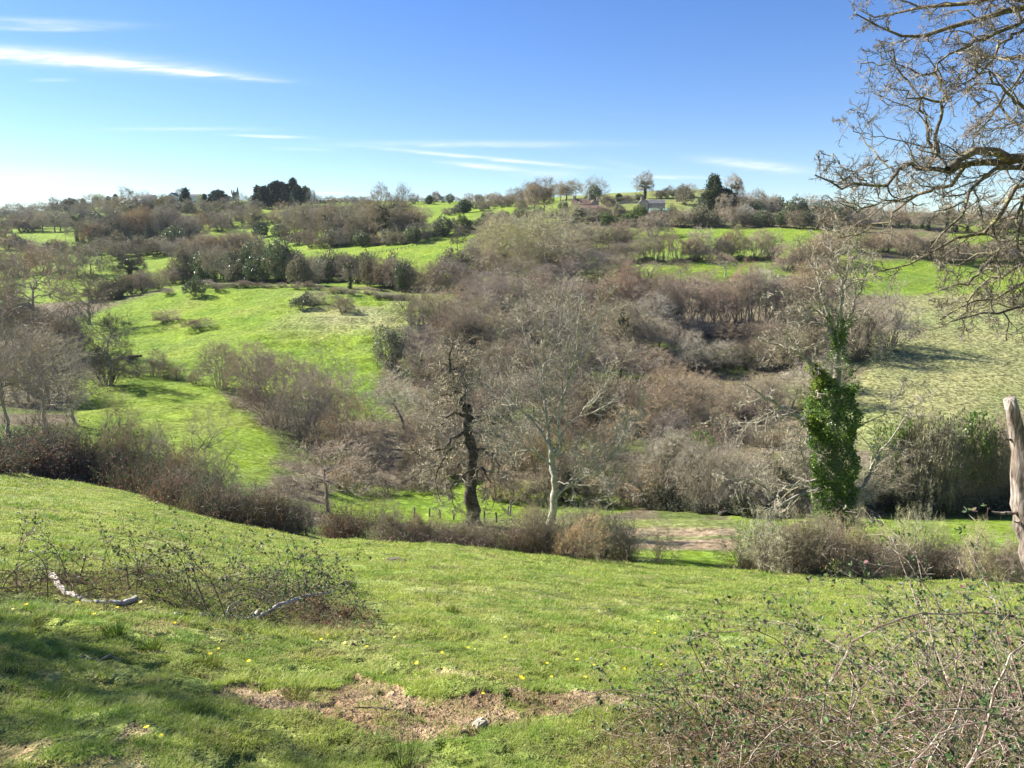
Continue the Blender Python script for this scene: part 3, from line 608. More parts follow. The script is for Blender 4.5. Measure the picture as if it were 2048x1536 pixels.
# ------------------------------------------------------------------ placing plants
CATS = {'tree': 'tree', 'bush': 'bush'}
_cnt = [0]
def plant(proto, x, y, h, w, name, label, cat, group=None, mats=None, rz=None, sink=0., rnd=random, lean=(0, 0)):
    parts, hw = PROTO[proto]; _cnt[0] += 1
    z = float(H(x, y)) - sink
    e = empty(name, (x, y, z), label, cat, group, rnd.uniform(0, 2 * pi) if rz is None else rz)
    s = (w / 2) / hw; e.scale = (s, s, h); e.rotation_euler = (lean[0], lean[1], e.rotation_euler[2])
    for pn, me in parts:
        c = bpy.data.objects.new(pn, me); COL.objects.link(c); c.parent = e
        if mats and pn in mats:
            c.material_slots[0].link = 'OBJECT'; c.material_slots[0].material = M[mats[pn]]
    return e
def T(proto, u, vb, vt, wpx, name, label, cat=None, mats=None, group=None, dmin=26, **k):
    """one plant whose foot is at photo (u,vb), top at vt and width wpx"""
    x, y = hit(u, vb, dmin); top = y * E(vt); h = max(top - float(H(x, y)), .4) * (1.12 if y > 215 else 1.06); w = wpx / F * y * 1.02
    return plant(proto, x, y, h, w, name, label, cat or ('tree' if 'tree' in name else 'bush'), group, mats, **k)
def ROW(protos, pts, n, hpx, wpx, name, label, group, cat=None, mats=None, dmin=26, jit=4, seed=1, jx=.35):
    """a row of like plants with feet along a photo line"""
    rnd = random.Random(seed); pts = np.array(pts, float); cum = np.concatenate([[0], np.cumsum(np.hypot(*np.diff(pts, axis=0).T))])
    for i in range(n):
        s = (i + .5 + rnd.uniform(-jx, jx)) / n * cum[-1]; u = np.interp(s, cum, pts[:, 0]); v = np.interp(s, cum, pts[:, 1]) + rnd.uniform(-jit, jit)
        hp = rnd.uniform(*hpx); p = rnd.choice(protos); mm = rnd.choice(mats) if mats else None
        T(p, u, v, v - hp, rnd.uniform(*wpx), name, label, cat, mm, group, dmin, rnd=rnd)
C_ = lambda m: {'crown': m}
Tw = lambda m: {'twigs': m}
random.seed(5)
FR = [f'far_round{i}' for i in range(4)]; FT = ['far_tall0', 'far_tall1']; FB = [f'far_bush{i}' for i in range(3)]; FI = ['far_ivy0', 'far_ivy1']
MR = ['mid_round0', 'open0', 'mid_round3', 'open1', 'mid_round2']; MT = ['mid_tall0', 'mid_tall1']; MB = [f'mid_bush{i}' for i in range(3)]; MI = ['mid_ivy0', 'mid_ivy1']; CO = [f'coppice{i}' for i in range(3)]
GB = [C_('twig_grey'), C_('twig_brown'), C_('twig_grey'), C_('twig_purple')]
#PLANTS
# ---- distant skyline, from the left
fd = 400
ROW(FR, [(-10,446),(60,440),(110,434)], 8, (24,34), (34,50), 'bare_tree', 'hazy grey bare tree in the distant wood at the far left end of the skyline', 'trees of the far left distant wood', mats=[C_('twig_grey')], dmin=fd, seed=1)
ROW(FR, [(100,432),(240,418)], 6, (24,32), (30,44), 'bare_tree', 'grey bare tree behind the upper left field, around the dark conifer trio', 'bare trees behind the upper left field', mats=[C_('twig_grey')], dmin=fd, seed=2)
T('far_ivy0', 112,432,397,30,'ivy_clad_tree','ivy-dark bare tree left of the conifer trio on the far left skyline',dmin=fd)
for u, t, w in [(134,402,11),(142,400,12),(151,402,13)]: T('fir1', u,424,t,w,'fir_tree','narrow dark fir in the tight trio standing on the far left skyline','tree',group='conifer trio on the left skyline',dmin=fd)
T('fir0', 168,420,400,12,'fir_tree','small lone dark fir just right of the tight conifer trio on the left skyline','tree',dmin=fd)
T('far_round2', 200,420,390,34,'willow_tree','pale green budding tree on the left skyline, right of the small lone fir','tree',mats=C_('twig_green'),dmin=fd)
T('fir0', 219,418,396,14,'fir_tree','dark fir left of the big domed bare tree, beside the pale green tree','tree',dmin=fd)
T('fir1', 233,417,392,11,'fir_tree','slim dark fir directly left of the big domed bare tree on the left skyline','tree',dmin=fd)
T('far_round0', 259,418,378,38,'bare_tree','tallest domed bare tree on the left skyline, above the belt of trees',dmin=fd)
T('far_round1', 291,416,384,28,'bare_tree','smaller domed bare tree beside the white bungalow on the left skyline',dmin=fd)
T('far_green', 327,420,394,32,'willow_tree','bright yellow green willow among the hilltop houses on the left','tree',dmin=fd)
T('far_round3', 362,410,380,36,'bare_tree','bare tree rising behind the hilltop bungalow roofs',dmin=fd)
T('pine1', 349,420,392,20,'conifer_tree','small dark conifer between the yellow willow and the tall spreading fir','tree',dmin=fd)
T('fir0', 373,424,383,24,'fir_tree','tall spreading dark fir in front of the hilltop bungalows','tree',dmin=fd)
T('far_round0', 404,420,390,24,'willow_tree','yellowish budding tree left of the broad dark pine on the hilltop','tree',mats=C_('twig_green'),dmin=fd)
T('fir1', 411,420,392,12,'fir_tree','slim dark fir against the yellowish budding trees on the hilltop','tree',dmin=fd)
T('pine0', 438,426,386,34,'pine_tree','broad dark pine standing alone left of the church tower','tree',dmin=fd)
T('far_green', 458,422,404,24,'willow_tree','low pale green tree between the broad pine and the church tower','tree',dmin=fd)
T('far_round1', 487,422,389,38,'willow_tree','round pale yellow grey tree just right of the church tower','tree',mats=C_('twig_pale'),dmin=fd)
T('far_bush0', 505,416,398,20,'bare_bush','russet bare bush at the left foot of the dark pine clump',dmin=fd)
ROW(['far_leafy','far_green','far_leafy'], [(385,428),(490,427)], 7, (8,12), (16,24), 'hedge_bush','low green bush in the garden hedge below the hilltop conifers','garden hedge bushes below the hilltop conifers',dmin=fd,jit=1,seed=3)
for k,(u,t,w,p) in enumerate([(518,378,24,'fir0'),(530,378,28,'pine0'),(544,374,30,'pine1'),(555,369,30,'pine0'),(566,371,28,'pine1'),(577,374,28,'pine0'),(588,364,30,'pine1'),(596,376,24,'pine0')]):
    T(p,u,419-k*.6,t,w,'pine_tree','tall dark pine in the dense clump standing highest on the left skyline','tree',group='pines of the dense skyline clump',dmin=fd)
T('round_ever', 611,408,377,20,'evergreen_tree','small round dark tree just right of the dense pine clump','tree',dmin=fd)
T('far_round2', 624,408,382,26,'bare_tree','small bare tree right of the dense pine clump and the round dark tree',dmin=fd)
ROW(['far_bush0','far_bush1','far_round3'], [(620,408),(745,407)], 14, (10,16), (16,26), 'hedge_bush','brown bare bush in the level skyline hedge right of the pine clump','skyline hedge right of the pine clump',dmin=fd,jit=1,seed=4)
ROW(['far_bush0','far_bush1','far_round3','far_leafy2'], [(820,407),(1060,404)], 19, (9,22), (16,30), 'hedge_bush','small bare or ivy-dark bush on the middle skyline left of the cottages','skyline bushes left of the cottages',dmin=fd,jit=2,seed=5)
T('round_ever', 858,409,393,14,'evergreen_bush','small round dark bush on the middle skyline','bush',dmin=fd)
T('round_ever', 929,426,403,26,'evergreen_bush','rounded dark ivy bush at the gap in the middle skyline hedge','bush',dmin=fd)
ROW(['far_leafy2','far_bush0'], [(885,428),(920,426)], 4, (10,16), (18,26), 'hedge_bush','dark bush beside the rounded ivy bush below the middle skyline','bushes beside the rounded ivy bush',dmin=fd,seed=6)
ROW(['far_bush0','far_bush1','far_round3'], [(945,420),(1060,414)], 9, (18,28), (24,36), 'bare_bush','brown bare bush in the thicket left of the orange poplar','thicket left of the orange poplar',dmin=350,seed=7)
# ---- belt across the upper left fields
ROW(['far_bush0']+FR, [(0,470),(70,462),(130,466)], 8, (30,44), (44,64), 'bare_tree','dark grey bare tree in the clump closing the left end of the upper fields','clump at the left end of the upper fields',mats=GB,dmin=300,seed=8)
ROW(FR+FI, [(150,484),(210,494),(300,482),(400,482)], 25, (40,70), (44,66), 'bare_tree','grey bare tree in the long belt between the two left upper fields','belt of trees between the left upper fields',mats=[C_('twig_grey'),C_('twig_brown')],dmin=300,seed=9)
ROW(['far_leafy2','far_leafy','far_bush0'], [(190,497),(300,488),(330,496),(395,470)], 19, (16,32), (30,46), 'hedge_bush','low dark bush under the long belt of trees between the left upper fields','undergrowth of the left tree belt',dmin=300,seed=10)
T('far_leafy2', 352,494,457,42,'ivy_clad_tree','rounded ivy-covered tree at the right front of the long left tree belt','tree',dmin=300)
T('far_leafy', 335,497,468,34,'hedge_bush','grey green domed bush against the rounded ivy-covered tree',dmin=300)
T('far_round1', 484,500,455,40,'bare_tree','fine bare tree in the gap between the left tree belt and the slanting tree',dmin=300)
T('far_ivy1', 512,478,418,44,'ivy_clad_tree','slanting ivy-clad tree standing at the end of the sunlit field strip','tree',dmin=300)
T('far_leafy2', 525,476,448,34,'ivy_clad_tree','squat ivy-smothered tree leaning over the sunlit strip','tree',dmin=300)
T('far_round0', 443,455,427,30,'bare_tree','bare tree with dark stem silhouetted on the bright field below the pine clump',dmin=300)
ROW(FR+['far_bush0','far_leafy2'], [(400,462),(450,460),(520,450)], 8, (24,38), (34,48), 'bare_tree','brown bare tree on the bank below the broad dark pine','trees on the bank below the broad pine',mats=GB[:2]+[None],dmin=300,seed=11)
ROW(['far_leafy2','far_leafy','far_bush0'], [(555,476),(620,492),(700,492),(800,490),(880,472)], 20, (20,34), (30,46), 'hedge_bush','dark ivy-mixed bush along the foot of the big central wood above the fenced field','bushes along the foot of the central upper wood',dmin=280,seed=12)
ROW(FR+FI, [(560,468),(640,486),(740,486),(840,476)], 24, (44,68), (46,66), 'bare_tree','bare brownish tree in the big wood above the fenced field','trees of the central upper wood',mats=GB,dmin=280,seed=13)
T('far_ivy0', 770,488,382,78,'ivy_clad_tree','tallest ivy-stemmed bare tree of the big wood above the fenced field','tree',mats=C_('twig_brown'),dmin=300)
T('far_round2', 806,470,378,44,'bare_tree','tall thin-topped bare tree just right of the tallest ivy-stemmed tree',dmin=300)
ROW(FR, [(620,452),(720,440),(850,452)], 9, (30,42), (40,60), 'bare_tree','purple brown bare tree on the upper edge of the big central wood','upper edge of the central wood',mats=[C_('twig_purple'),C_('twig_brown')],dmin=350,seed=14)
T('far_leafy2', 888,474,437,44,'ivy_bush','broad dark ivy-covered tree at the right end of the big central wood','tree',dmin=280)
T('far_green', 930,464,434,34,'hedge_bush','olive green bush right of the broad dark ivy-covered tree',dmin=280)
T('far_leafy2', 975,450,424,34,'ivy_bush','dark ivy bush at the top corner of the fenced field','bush',dmin=280)
ROW(['far_leafy','far_leafy2','far_bush1'], [(900,470),(1000,450),(1080,436)], 9, (16,26), (26,38), 'hedge_bush','dull green bush along the top edge of the fenced field','bushes along the top edge of the fenced field',dmin=280,seed=15)
T('far_round3', 915,503,460,38,'field_tree','small round-crowned tree standing alone in the fenced field','tree',mats=C_('twig_dark'),dmin=250)
# ---- hedge trees behind the meadow spur
ROW(FR+MB, [(-20,560),(90,545),(190,555)], 9, (40,60), (50,70), 'bare_tree','dim bare tree in the wood behind the left oak','wood behind the left oak',mats=None,dmin=235,seed=16)
ROW(['far_bush1','far_bush0','far_leafy'], [(180,600),(235,596),(300,580),(370,562)], 13, (26,42), (40,58), 'hedge_bush','pale brown bush in the slanting hedge behind the left edge of the meadow spur','slanting hedge behind the meadow spur',mats=[Tw('twig_brown'),Tw('twig_olive'),Tw('twig_grey')],dmin=222,seed=17)
T('far_ivy0', 260,572,498,84,'ivy_clad_tree','spreading bare tree with a dark ivy trunk behind the slanting hedge','tree',mats=C_('twig_dark'),dmin=240)
ROW(FR, [(370,520),(440,515),(520,510)], 14, (34,50), (44,60), 'bare_tree','red brown bare tree in the copse left of the sunlit strip','red brown copse',mats=[C_('twig_brown'),C_('twig_purple')],dmin=255,seed=18)
ROW(['far_leafy','far_leafy','far_bush0','far_leafy2']+FR[:2], [(360,562),(480,564),(560,564),(600,568)], 20, (50,76), (48,64), 'hedge_tree','grey green ivy-mixed tree in the hedge line on top of the meadow spur','hedge trees along the top of the meadow spur',mats=None,dmin=228,seed=19,cat='tree')
T('far_leafy2', 562,566,488,62,'ivy_clad_tree','large dark ivy-covered tree in the hedge on top of the meadow spur','tree',dmin=228)
ROW(['far_bush0','far_leafy','far_leafy2','far_bush1'], [(590,570),(680,562),(760,575),(850,585)], 22, (40,62), (40,58), 'hedge_tree','olive brown tree in the hedge running right from the large dark ivy tree','hedge right of the large dark ivy tree',dmin=224,seed=20,cat='tree')
T('far_ivy1', 700,578,512,54,'ivy_clad_tree','bushy ivy-stemmed tree above the elongated dark shrub on the meadow','tree',mats=C_('twig_brown'),dmin=224)
T('far_leafy2', 806,586,530,46,'ivy_clad_tree','round dark ivy tree with pale litter beneath it, above the worn terraces','tree',dmin=222)
T('far_ivy0', 866,592,528,50,'ivy_clad_tree','ivy-green tree with fanned stems at the right end of the meadow hedge','tree',dmin=222)
ROW(['far_bush0','far_bush1'], [(410,574),(500,574),(580,577),(700,588),(840,604)], 18, (9,17), (26,46), 'bare_bush','low purple brown bramble bush fringing the top of the meadow','low bushes fringing the top of the meadow',dmin=205,seed=21,jit=2)
T('far_leafy', 390,593,556,40,'round_bush','round dark bush standing alone near the top of the meadow',dmin=200,mats={'foliage':'leaf_ivy'})
T('far_bush0', 434,581,567,28,'bare_bush','small low bare bush right of the round dark bush',dmin=200)
T('far_bush1', 336,590,576,26,'bare_bush','small low bare bush left of the round dark bush',dmin=200)
T('far_leafy', 604,620,586,44,'round_bush','left half of the elongated dark shrub on the upper meadow',dmin=190,mats={'foliage':'leaf_ivy'})
T('far_bush0', 628,612,582,48,'bare_bush','right half of the elongated dark shrub on the upper meadow',dmin=190)
T('far_bush1', 688,627,593,50,'bare_bush','rounded purple bush by the worn terraces on the meadow',dmin=185)
T('far_bush0', 330,646,620,58,'bare_bush','flat dark thicket on the open meadow, the left of the two',dmin=160)
T('far_bush1', 393,659,637,62,'bare_bush','flat dark thicket on the open meadow, the right of the two',dmin=160)
# ---- upper centre and right: around the cottages
T('far_tall0', 1087,432,362,48,'poplar_tree','fan-shaped pale orange tree standing left of the chimneyed cottage','tree',mats=C_('twig_orange'),dmin=300)
T('far_tall1', 1068,432,372,36,'poplar_tree','slimmer pale orange tree at the left side of the fan-shaped one','tree',mats=C_('twig_orange'),dmin=300)
ROW(FR+FT, [(1020,410),(1160,400)], 9, (28,42), (28,42), 'bare_tree','grey bare tree on the skyline between the orange trees and the cottage','skyline trees left of the cottage',mats=[C_('twig_grey')],dmin=430,seed=22)
T('far_round1', 1188,404,358,52,'bare_tree','broad round bare tree with ivy core behind the chimneyed cottage',dmin=420)
T('far_leafy2', 1189,405,374,30,'ivy_growth','dark ivy mass inside the broad round tree behind the cottage','tree',dmin=415)
T('far_leafy2', 1174,414,392,15,'evergreen_bush','dark evergreen bush against the roof of the chimneyed cottage','bush',dmin=370)
T('far_leafy2', 1128,422,404,22,'evergreen_bush','dark shrub at the left corner of the chimneyed cottage','bush',dmin=370)
T('fir1', 1131,424,410,10,'evergreen_bush','small bright green shrub beside the garden wall of the cottage','bush',mats={'foliage':'leaf_green'},dmin=360)
T('far_leafy', 1216,414,392,42,'round_bush','rounded brown green bush between the cottage and the barn',dmin=400)
T('round_ever', 1238,402,389,12,'evergreen_bush','tiny round dark tree on the skyline between cottage and barn','bush',dmin=430)
ROW(['far_leafy','far_bush0','far_leafy2'], [(1205,408),(1280,403)], 6, (9,14), (20,30), 'hedge_bush','low skyline bush between the cottage and the barn','skyline bushes between cottage and barn',dmin=420,jit=1,seed=23)
T('far_ivy0', 1289,398,348,44,'ivy_clad_tree','tall ovate bare tree with ivy trunk directly behind the stone barn','tree',mats=C_('twig_grey'),dmin=420)
ROW(['far_round3','far_leafy','far_bush1'], [(1305,398),(1385,394)], 6, (14,26), (26,36), 'bare_bush','bare scrub bush on the skyline right of the tall ovate tree','skyline scrub right of the barn',dmin=420,jit=1,seed=24)
T('far_leafy', 1368,410,373,34,'domed_tree','domed dense brown tree right of the barn roof','tree',dmin=400)
T('conifer0', 1426,428,360,48,'conifer_tree','large olive green conifer, the biggest evergreen on the right skyline','tree',dmin=390)
T('pine0', 1448,428,384,40,'conifer_tree','dark conifer attached to the right side of the large olive one','tree',dmin=385)
T('far_ivy1', 1470,420,354,44,'ivy_clad_tree','bare tree with thick ivy limbs just right of the large conifer','tree',dmin=400)
T('far_bush0', 1447,434,392,40,'bare_tree','pale bare tree in front of the dark conifer',dmin=380,mats=Tw('twig_grey'))
ROW(['far_bush0','far_leafy2','far_round3'], [(1468,428),(1560,434)], 8, (26,42), (30,44), 'bare_tree','dark bare tree sloping down the skyline right of the large conifer','trees sloping down right of the large conifer',dmin=385,seed=25)
T('far_round0', 1520,428,383,40,'bare_tree','small domed bare tree on the skyline dip right of the conifers',dmin=390)
T('far_leafy', 1396,447,405,38,'round_bush','round dark green bush below the large conifer',dmin=340,mats={'foliage':'leaf_ivy'})
T('far_blossom', 1372,452,425,44,'blossom_bush','whitish blossoming bush left below the round dark green bush',dmin=330)
T('far_blossom', 1490,450,414,46,'blossom_bush','whitish blossoming bush below the ivy-limbed tree on the right',dmin=330)
ROW(['far_leafy','far_bush0','far_bush1','far_leafy2'], [(1340,456),(1440,452),(1550,454),(1700,462)], 19, (26,42), (32,50), 'hedge_bush','bushy tree in the hedge along the top of the small right hand field','hedge along the top of the small right field',dmin=300,seed=26,jit=2)
ROW(['far_leafy','far_bush0','far_bush1','far_green'], [(1120,455),(1200,450),(1300,452),(1350,446)], 15, (22,38), (28,44), 'hedge_bush','mixed grey green bush in the scrub just below the cottages','scrub just below the cottages',dmin=315,seed=27)
ROW(['far_bush0','far_bush1'], [(1060,440),(1180,436),(1280,438)], 9, (12,20), (26,36), 'bare_bush','brown twiggy bush in front of the cottage garden walls','bushes in front of the cottage garden walls',dmin=340,seed=28)
T('far_bush0', 1250,480,442,72,'domed_bush','smooth purple brown domed bush below the barn, the left of two',dmin=285)
T('far_bush1', 1305,474,430,74,'domed_bush','smooth purple brown domed bush below the barn, the right of two',dmin=285)
ROW(['far_bush0','far_round3','far_bush1'], [(1150,505),(1190,500),(1250,500)], 8, (36,54), (44,60), 'bare_tree','brown bare tree under the domed bushes left of the hedge row','brown trees left of the hedge row',dmin=240,seed=29)
ROW(['coppice0','far_bush0','coppice2','far_bush1'], [(1200,526),(1300,523),(1400,520),(1555,517)], 17, (34,64), (40,64), 'hedge_tree','many-stemmed bare hedge tree in the neat row between the two small fields','row of hedge trees between the two small fields',cat='tree',mats=None,dmin=205,seed=30,jit=1)
ROW(['far_leafy2','far_bush0'], [(1200,528),(1560,519)], 16, (8,12), (24,34), 'hedge_bush','low growth painting the dark shade line at the foot of the hedge row between the small fields','dark growth at the foot of the hedge row',dmin=205,seed=31,jit=1)  # low bushes draw the shaded line along the hedge foot
ROW(['far_bush0','far_bush1','mid_bush0'], [(1570,545),(1630,530),(1680,520)], 7, (46,66), (56,76), 'bare_bush','orange brown bare bush between the hedge row and the overhanging branches','orange brown thicket right of the hedge row',mats=[Tw('twig_brown'),Tw('twig_russet')],dmin=195,seed=32)
ROW(FR+['far_leafy2','far_bush0']+FI, [(1580,450),(1750,452),(1900,462),(2070,468)], 20, (34,54), (44,64), 'bare_tree','grey bare tree in the skyline wood behind the overhanging branches','skyline wood at the right',mats=None,dmin=330,seed=33)
for u,b,t in [(1700,446,408),(1738,450,412)]: T('far_leafy2',u,b,t,32,'ivy_bush','dark ivy tree in the skyline wood seen through the overhanging branches','tree',group='dark ivy trees of the right skyline wood',dmin=330)
ROW(FB, [(1710,505),(1800,510),(1900,525),(2070,530)], 13, (34,52), (50,72), 'bare_bush','brown bush in the thick hedge below the right skyline wood','thick hedge below the right skyline wood',mats=[Tw('twig_brown'),Tw('twig_purple')],dmin=230,seed=34)
# ---- the wood on the middle hillside
WOOD = ('bare tree','trees')
ROW(MR+CO, [(960,520),(1050,500),(1180,520)], 12, (50,80), (70,100), 'bare_tree','tall grey brown bare tree at the crest of the middle hillside wood','crest of the middle hillside wood',mats=[C_('twig_grey'),C_('twig_olive'),C_('twig_brown')],dmin=195,seed=40,jit=14)
T('mid_round0', 1092,560,424,190,'bare_tree','broad tallest bare tree crowning the middle hillside wood',mats=C_('twig_olive'),dmin=180)
T('mid_round1', 1010,560,450,130,'bare_tree','wide bare tree at the upper left of the middle hillside wood',mats=C_('twig_olive'),dmin=180)
ROW(FB+MR, [(850,600),(920,580),(1000,585),(1120,575)], 11, (46,70), (70,96), 'bare_tree','brown bare tree on the upper left slope of the middle hillside wood','upper left slope of the hillside wood',mats=None,dmin=175,seed=41,jit=20)
ROW(CO, [(1190,650),(1300,655),(1420,655),(1540,655),(1680,645)], 23, (76,128), (56,96), 'coppice_tree','tall slender many-stemmed tree in the purple brown coppice row on the right hillside','purple brown coppice row',cat='tree',mats=[C_('twig_purple'),C_('twig_brown'),C_('twig_purple'),C_('twig_russet')],dmin=150,seed=42,jit=9)
ROW(MR+CO, [(1180,590),(1280,580),(1400,572),(1540,568),(1650,575)], 15, (28,50), (60,84), 'bare_tree','bare tree at the back of the purple brown coppice, below the small lower field','back edge of the coppice',mats=[C_('twig_grey'),C_('twig_purple'),C_('twig_brown')],dmin=175,seed=43,jit=20)
ROW(MB+MR, [(820,650),(900,640),(1000,640),(1120,640)], 14, (56,84), (80,110), 'bare_tree','russet brown bare tree in the middle of the hillside wood','middle of the hillside wood',mats=None,dmin=150,seed=44,jit=20)
ROW(MB+MR+['open0','mid_ivy0'], [(800,720),(880,700),(980,700),(1120,700),(1240,700),(1340,690)], 21, (60,90), (84,116), 'bare_tree','purple brown bare tree lower in the hillside wood behind the pale birch-like tree','hillside wood behind the pale tree',mats=None,dmin=125,seed=45,jit=20)
ROW(MB+MR, [(830,780),(950,770),(1080,770),(1200,770),(1320,770)], 17, (66,96), (90,120), 'bare_tree','brown bare tree on the lower slope between the dead-topped oak and the ivy-clad tree','lower slope of the hillside wood',mats=None,dmin=112,seed=46,jit=20)
ROW(MB+MR+['mid_leafy'], [(860,860),(960,850),(1080,850),(1200,850),(1330,860),(1430,860)], 16, (74,104), (96,130), 'bare_tree','bare tree at the foot of the hillside wood','foot of the hillside wood',mats=None,dmin=96,seed=47,jit=20)
for k,(u,b,t,w,tw,l) in enumerate([(1000,625,555,110,'twig_purple','smooth purple dome of twigs at the upper left of the hillside wood'),(1145,640,560,100,'twig_russet','russet dome of twigs in the upper middle of the hillside wood'),(905,700,615,120,'twig_purple','greyish purple dome of twigs at the left of the hillside wood'),(1330,860,740,170,'twig_brown','big rounded brown bush right of the pale birch-like tree'),(1230,850,770,120,'twig_brown','rounded brown bush behind the pale birch-like tree')]):
    T('dense_dome%d'%(k%2),u,b,t,w,'domed_tree',l,'tree',mats=Tw(tw),dmin=96)
T('mid_ivy0', 1250,720,600,80,'ivy_clad_tree','dark ivy-clad tree low in the coppice, left of the hollow','tree',dmin=130)
T('mid_leafy', 1235,690,615,60,'evergreen_bush','dark glossy evergreen patch left of the coppice stems','bush',mats={'foliage':'leaf_ivy'},dmin=140)
T('mid_leafy', 785,740,655,80,'ivy_bush','dark ivy bush on the left flank of the hillside wood','bush',mats={'foliage':'leaf_ivy'},dmin=120)
T('mid_ivybush', 1345,668,618,44,'evergreen_bush','dark green shrub at the foot of the coppice row','bush',mats={'foliage':'leaf_ivy'},dmin=140)
ROW(MB+['mid_leafy'], [(1350,730),(1440,740),(1540,740),(1650,730),(1720,700)], 14, (50,80), (70,100), 'bare_bush','dark tangled bush in the shaded hollow below the coppice','tangle in the shaded hollow',mats=[Tw('twig_dark'),Tw('twig_grey'),Tw('twig_purple')],dmin=115,seed=48,jit=10)
T('mid_bush0', 1775,700,565,120,'bare_bush','tall purple bush throwing a shadow on the pale slope',dmin=130)
T('mid_bush2', 1720,720,600,110,'bare_bush','grey purple bush left of the one shading the pale slope',dmin=125)
ROW(MB+['open0','open1'], [(1450,830),(1560,820),(1640,800),(1700,800)], 9, (60,96), (80,110), 'bare_tree','grey bare tree behind the ivy-clad trunk, below the shaded hollow','trees behind the ivy-clad trunk',mats=None,dmin=100,seed=49,jit=20)
ROW(['thorn0','thorn1'], [(1380,840),(1480,880),(1560,900)], 7, (30,50), (50,70), 'bare_bush','pale thin scrub bush on the open patch left of the ivy-clad trunk','scrub left of the ivy-clad trunk',dmin=90,seed=50)
# ---- valley floor, right
ROW(['mid_bush0','mid_leafy','mid_ivybush','open0','open1','mid_ivy0','dense_dome0','coppice0'], [(1740,1018),(1850,1016),(1960,1012),(2080,1010)], 15, (70,180), (80,150), 'bare_tree','bare tree with dark undergrowth in the hedge below the pale slope','hedge trees below the pale slope',mats=None,dmin=70,seed=51,jit=6)
T('mid_leafy',1850,1015,860,130,'ivy_bush','dense olive ivy tree in the hedge below the pale slope, right of the ivy-clad trunk','tree',dmin=70)
T('mid_ivybush',1780,1010,842,90,'ivy_bush','yellow green ivy-topped tree just right of the ivy-clad trunk','tree',dmin=72)
T('dense_dome1',1995,980,830,130,'domed_tree','orange brown domed tree beside the dead snag at the right edge','tree',mats=Tw('twig_orange'),dmin=80)
T('far_leafy2',1905,960,845,40,'ivy_bush','narrow dark ivy-clad tree against the pale slope','tree',dmin=85)
ROW(['mid_leafy','mid_ivy1','mid_bush2'], [(1330,1008),(1420,1022),(1490,1026)], 9, (110,140), (110,140), 'dark_bush','large dark bush standing over deep shade left of the ivy-clad trunk','dark bushes left of the ivy-clad trunk',mats=None,cat='bush',dmin=62,seed=52)
T('mid_ivybush',1375,1000,872,110,'ivy_bush','bush capped with bright green ivy leaves, right of the pale birch-like tree','bush',dmin=70)
ROW(['mid_bush2','mid_bush1','mid_leafy'], [(1540,1024),(1620,1020),(1700,1018)], 6, (90,130), (90,130), 'dark_bush','dark bush in the shade behind the ivy-clad trunk','bushes in shade behind the ivy-clad trunk',mats=None,cat='bush',dmin=68,seed=53)
# ---- valley floor, centre
ROW(MB+['thorn1','thorn0'], [(700,960),(860,960),(1000,955),(1200,960),(1320,975)], 14, (60,96), (80,110), 'bare_bush','bare bush in the thicket behind the dead-topped oak','thicket behind the dead-topped oak',mats=None,dmin=78,seed=54,jit=6)
T('open0',655,1025,870,210,'hawthorn_tree','spreading low hawthorn with a short dark trunk beside the bramble row','tree',mats=C_('twig_brown'),dmin=40)
T('mid_round3',700,940,800,150,'bare_tree','brown bare tree behind the spreading hawthorn',mats=C_('twig_brown'),dmin=60)
T('open1',815,865,730,150,'leaning_tree','grey leaning tree with a dense rounded head left of the dead-topped oak','tree',mats=C_('twig_olive'),dmin=90,lean=(0,-.3),rz=0)
# ---- meadow edge, left of centre
T('dense_dome0',440,776,690,90,'bare_bush','rounded grey brown bush at the left end of the ditch thicket',dmin=110)
T('dense_dome1',505,792,690,120,'bare_bush','broad purple grey bush in the ditch thicket, second from the left',dmin=105)
T('dense_dome0',560,850,716,180,'domed_tree','largest reddish domed bush in the ditch thicket','tree',mats=Tw('twig_russet'),dmin=100)
T('dense_dome1',610,880,740,140,'domed_tree','brown domed tree overlapping the largest reddish bush','tree',mats=Tw('twig_purple'),dmin=96)
T('open1',662,850,678,120,'bare_tree','tall round-headed bare tree at the right end of the ditch thicket',mats=C_('twig_olive'),dmin=100)
T('mid_round0',680,880,750,100,'bare_tree','lower grey bare tree in front of the tall round-headed one',mats=C_('twig_grey'),dmin=94)
T('mid_bush2',630,905,800,130,'bare_bush','dark bare bush at the lower right end of the ditch thicket',dmin=90,mats=Tw('twig_dark'))
ROW(['thorn0','thorn1'], [(270,752),(330,756),(400,770)], 5, (26,40), (34,50), 'thorn_bush','thin grey bush along the fenced ditch at the foot of the meadow','thin bushes along the meadow ditch',dmin=110,seed=55,jit=2)
T('mid_round3',318,752,700,46,'bare_tree','small upright grey tree in the ditch at the foot of the meadow',dmin=110)
# ---- left side trees
T('open0',222,772,606,140,'bare_tree','dome-crowned dark bare tree leaning over the left end of the meadow',mats=C_('twig_dark'),dmin=105)
T('mid_bush0',215,772,680,120,'bare_bush','dark purple twiggy tree beneath the dome-crowned tree',dmin=100,mats=Tw('twig_dark'))
T('open0',78,720,452,240,'oak_tree','large spreading dark oak on the left, its crown high over the hedges','tree',mats=C_('twig_brown'),dmin=120)
T('open1',178,650,482,110,'bare_tree','upright dark bare tree right of the large spreading oak',mats=C_('twig_dark'),dmin=140)
T('mid_tall0',15,700,500,110,'bare_tree','dark bare tree at the left edge behind the large spreading oak',mats=C_('twig_brown'),dmin=120)
ROW(MR+FB, [(0,700),(80,720),(150,730)], 8, (70,110), (90,120), 'bare_tree','dim purple bare tree in the shaded wood at the left edge','shaded wood at the left edge',mats=None,dmin=110,seed=56,jit=10)
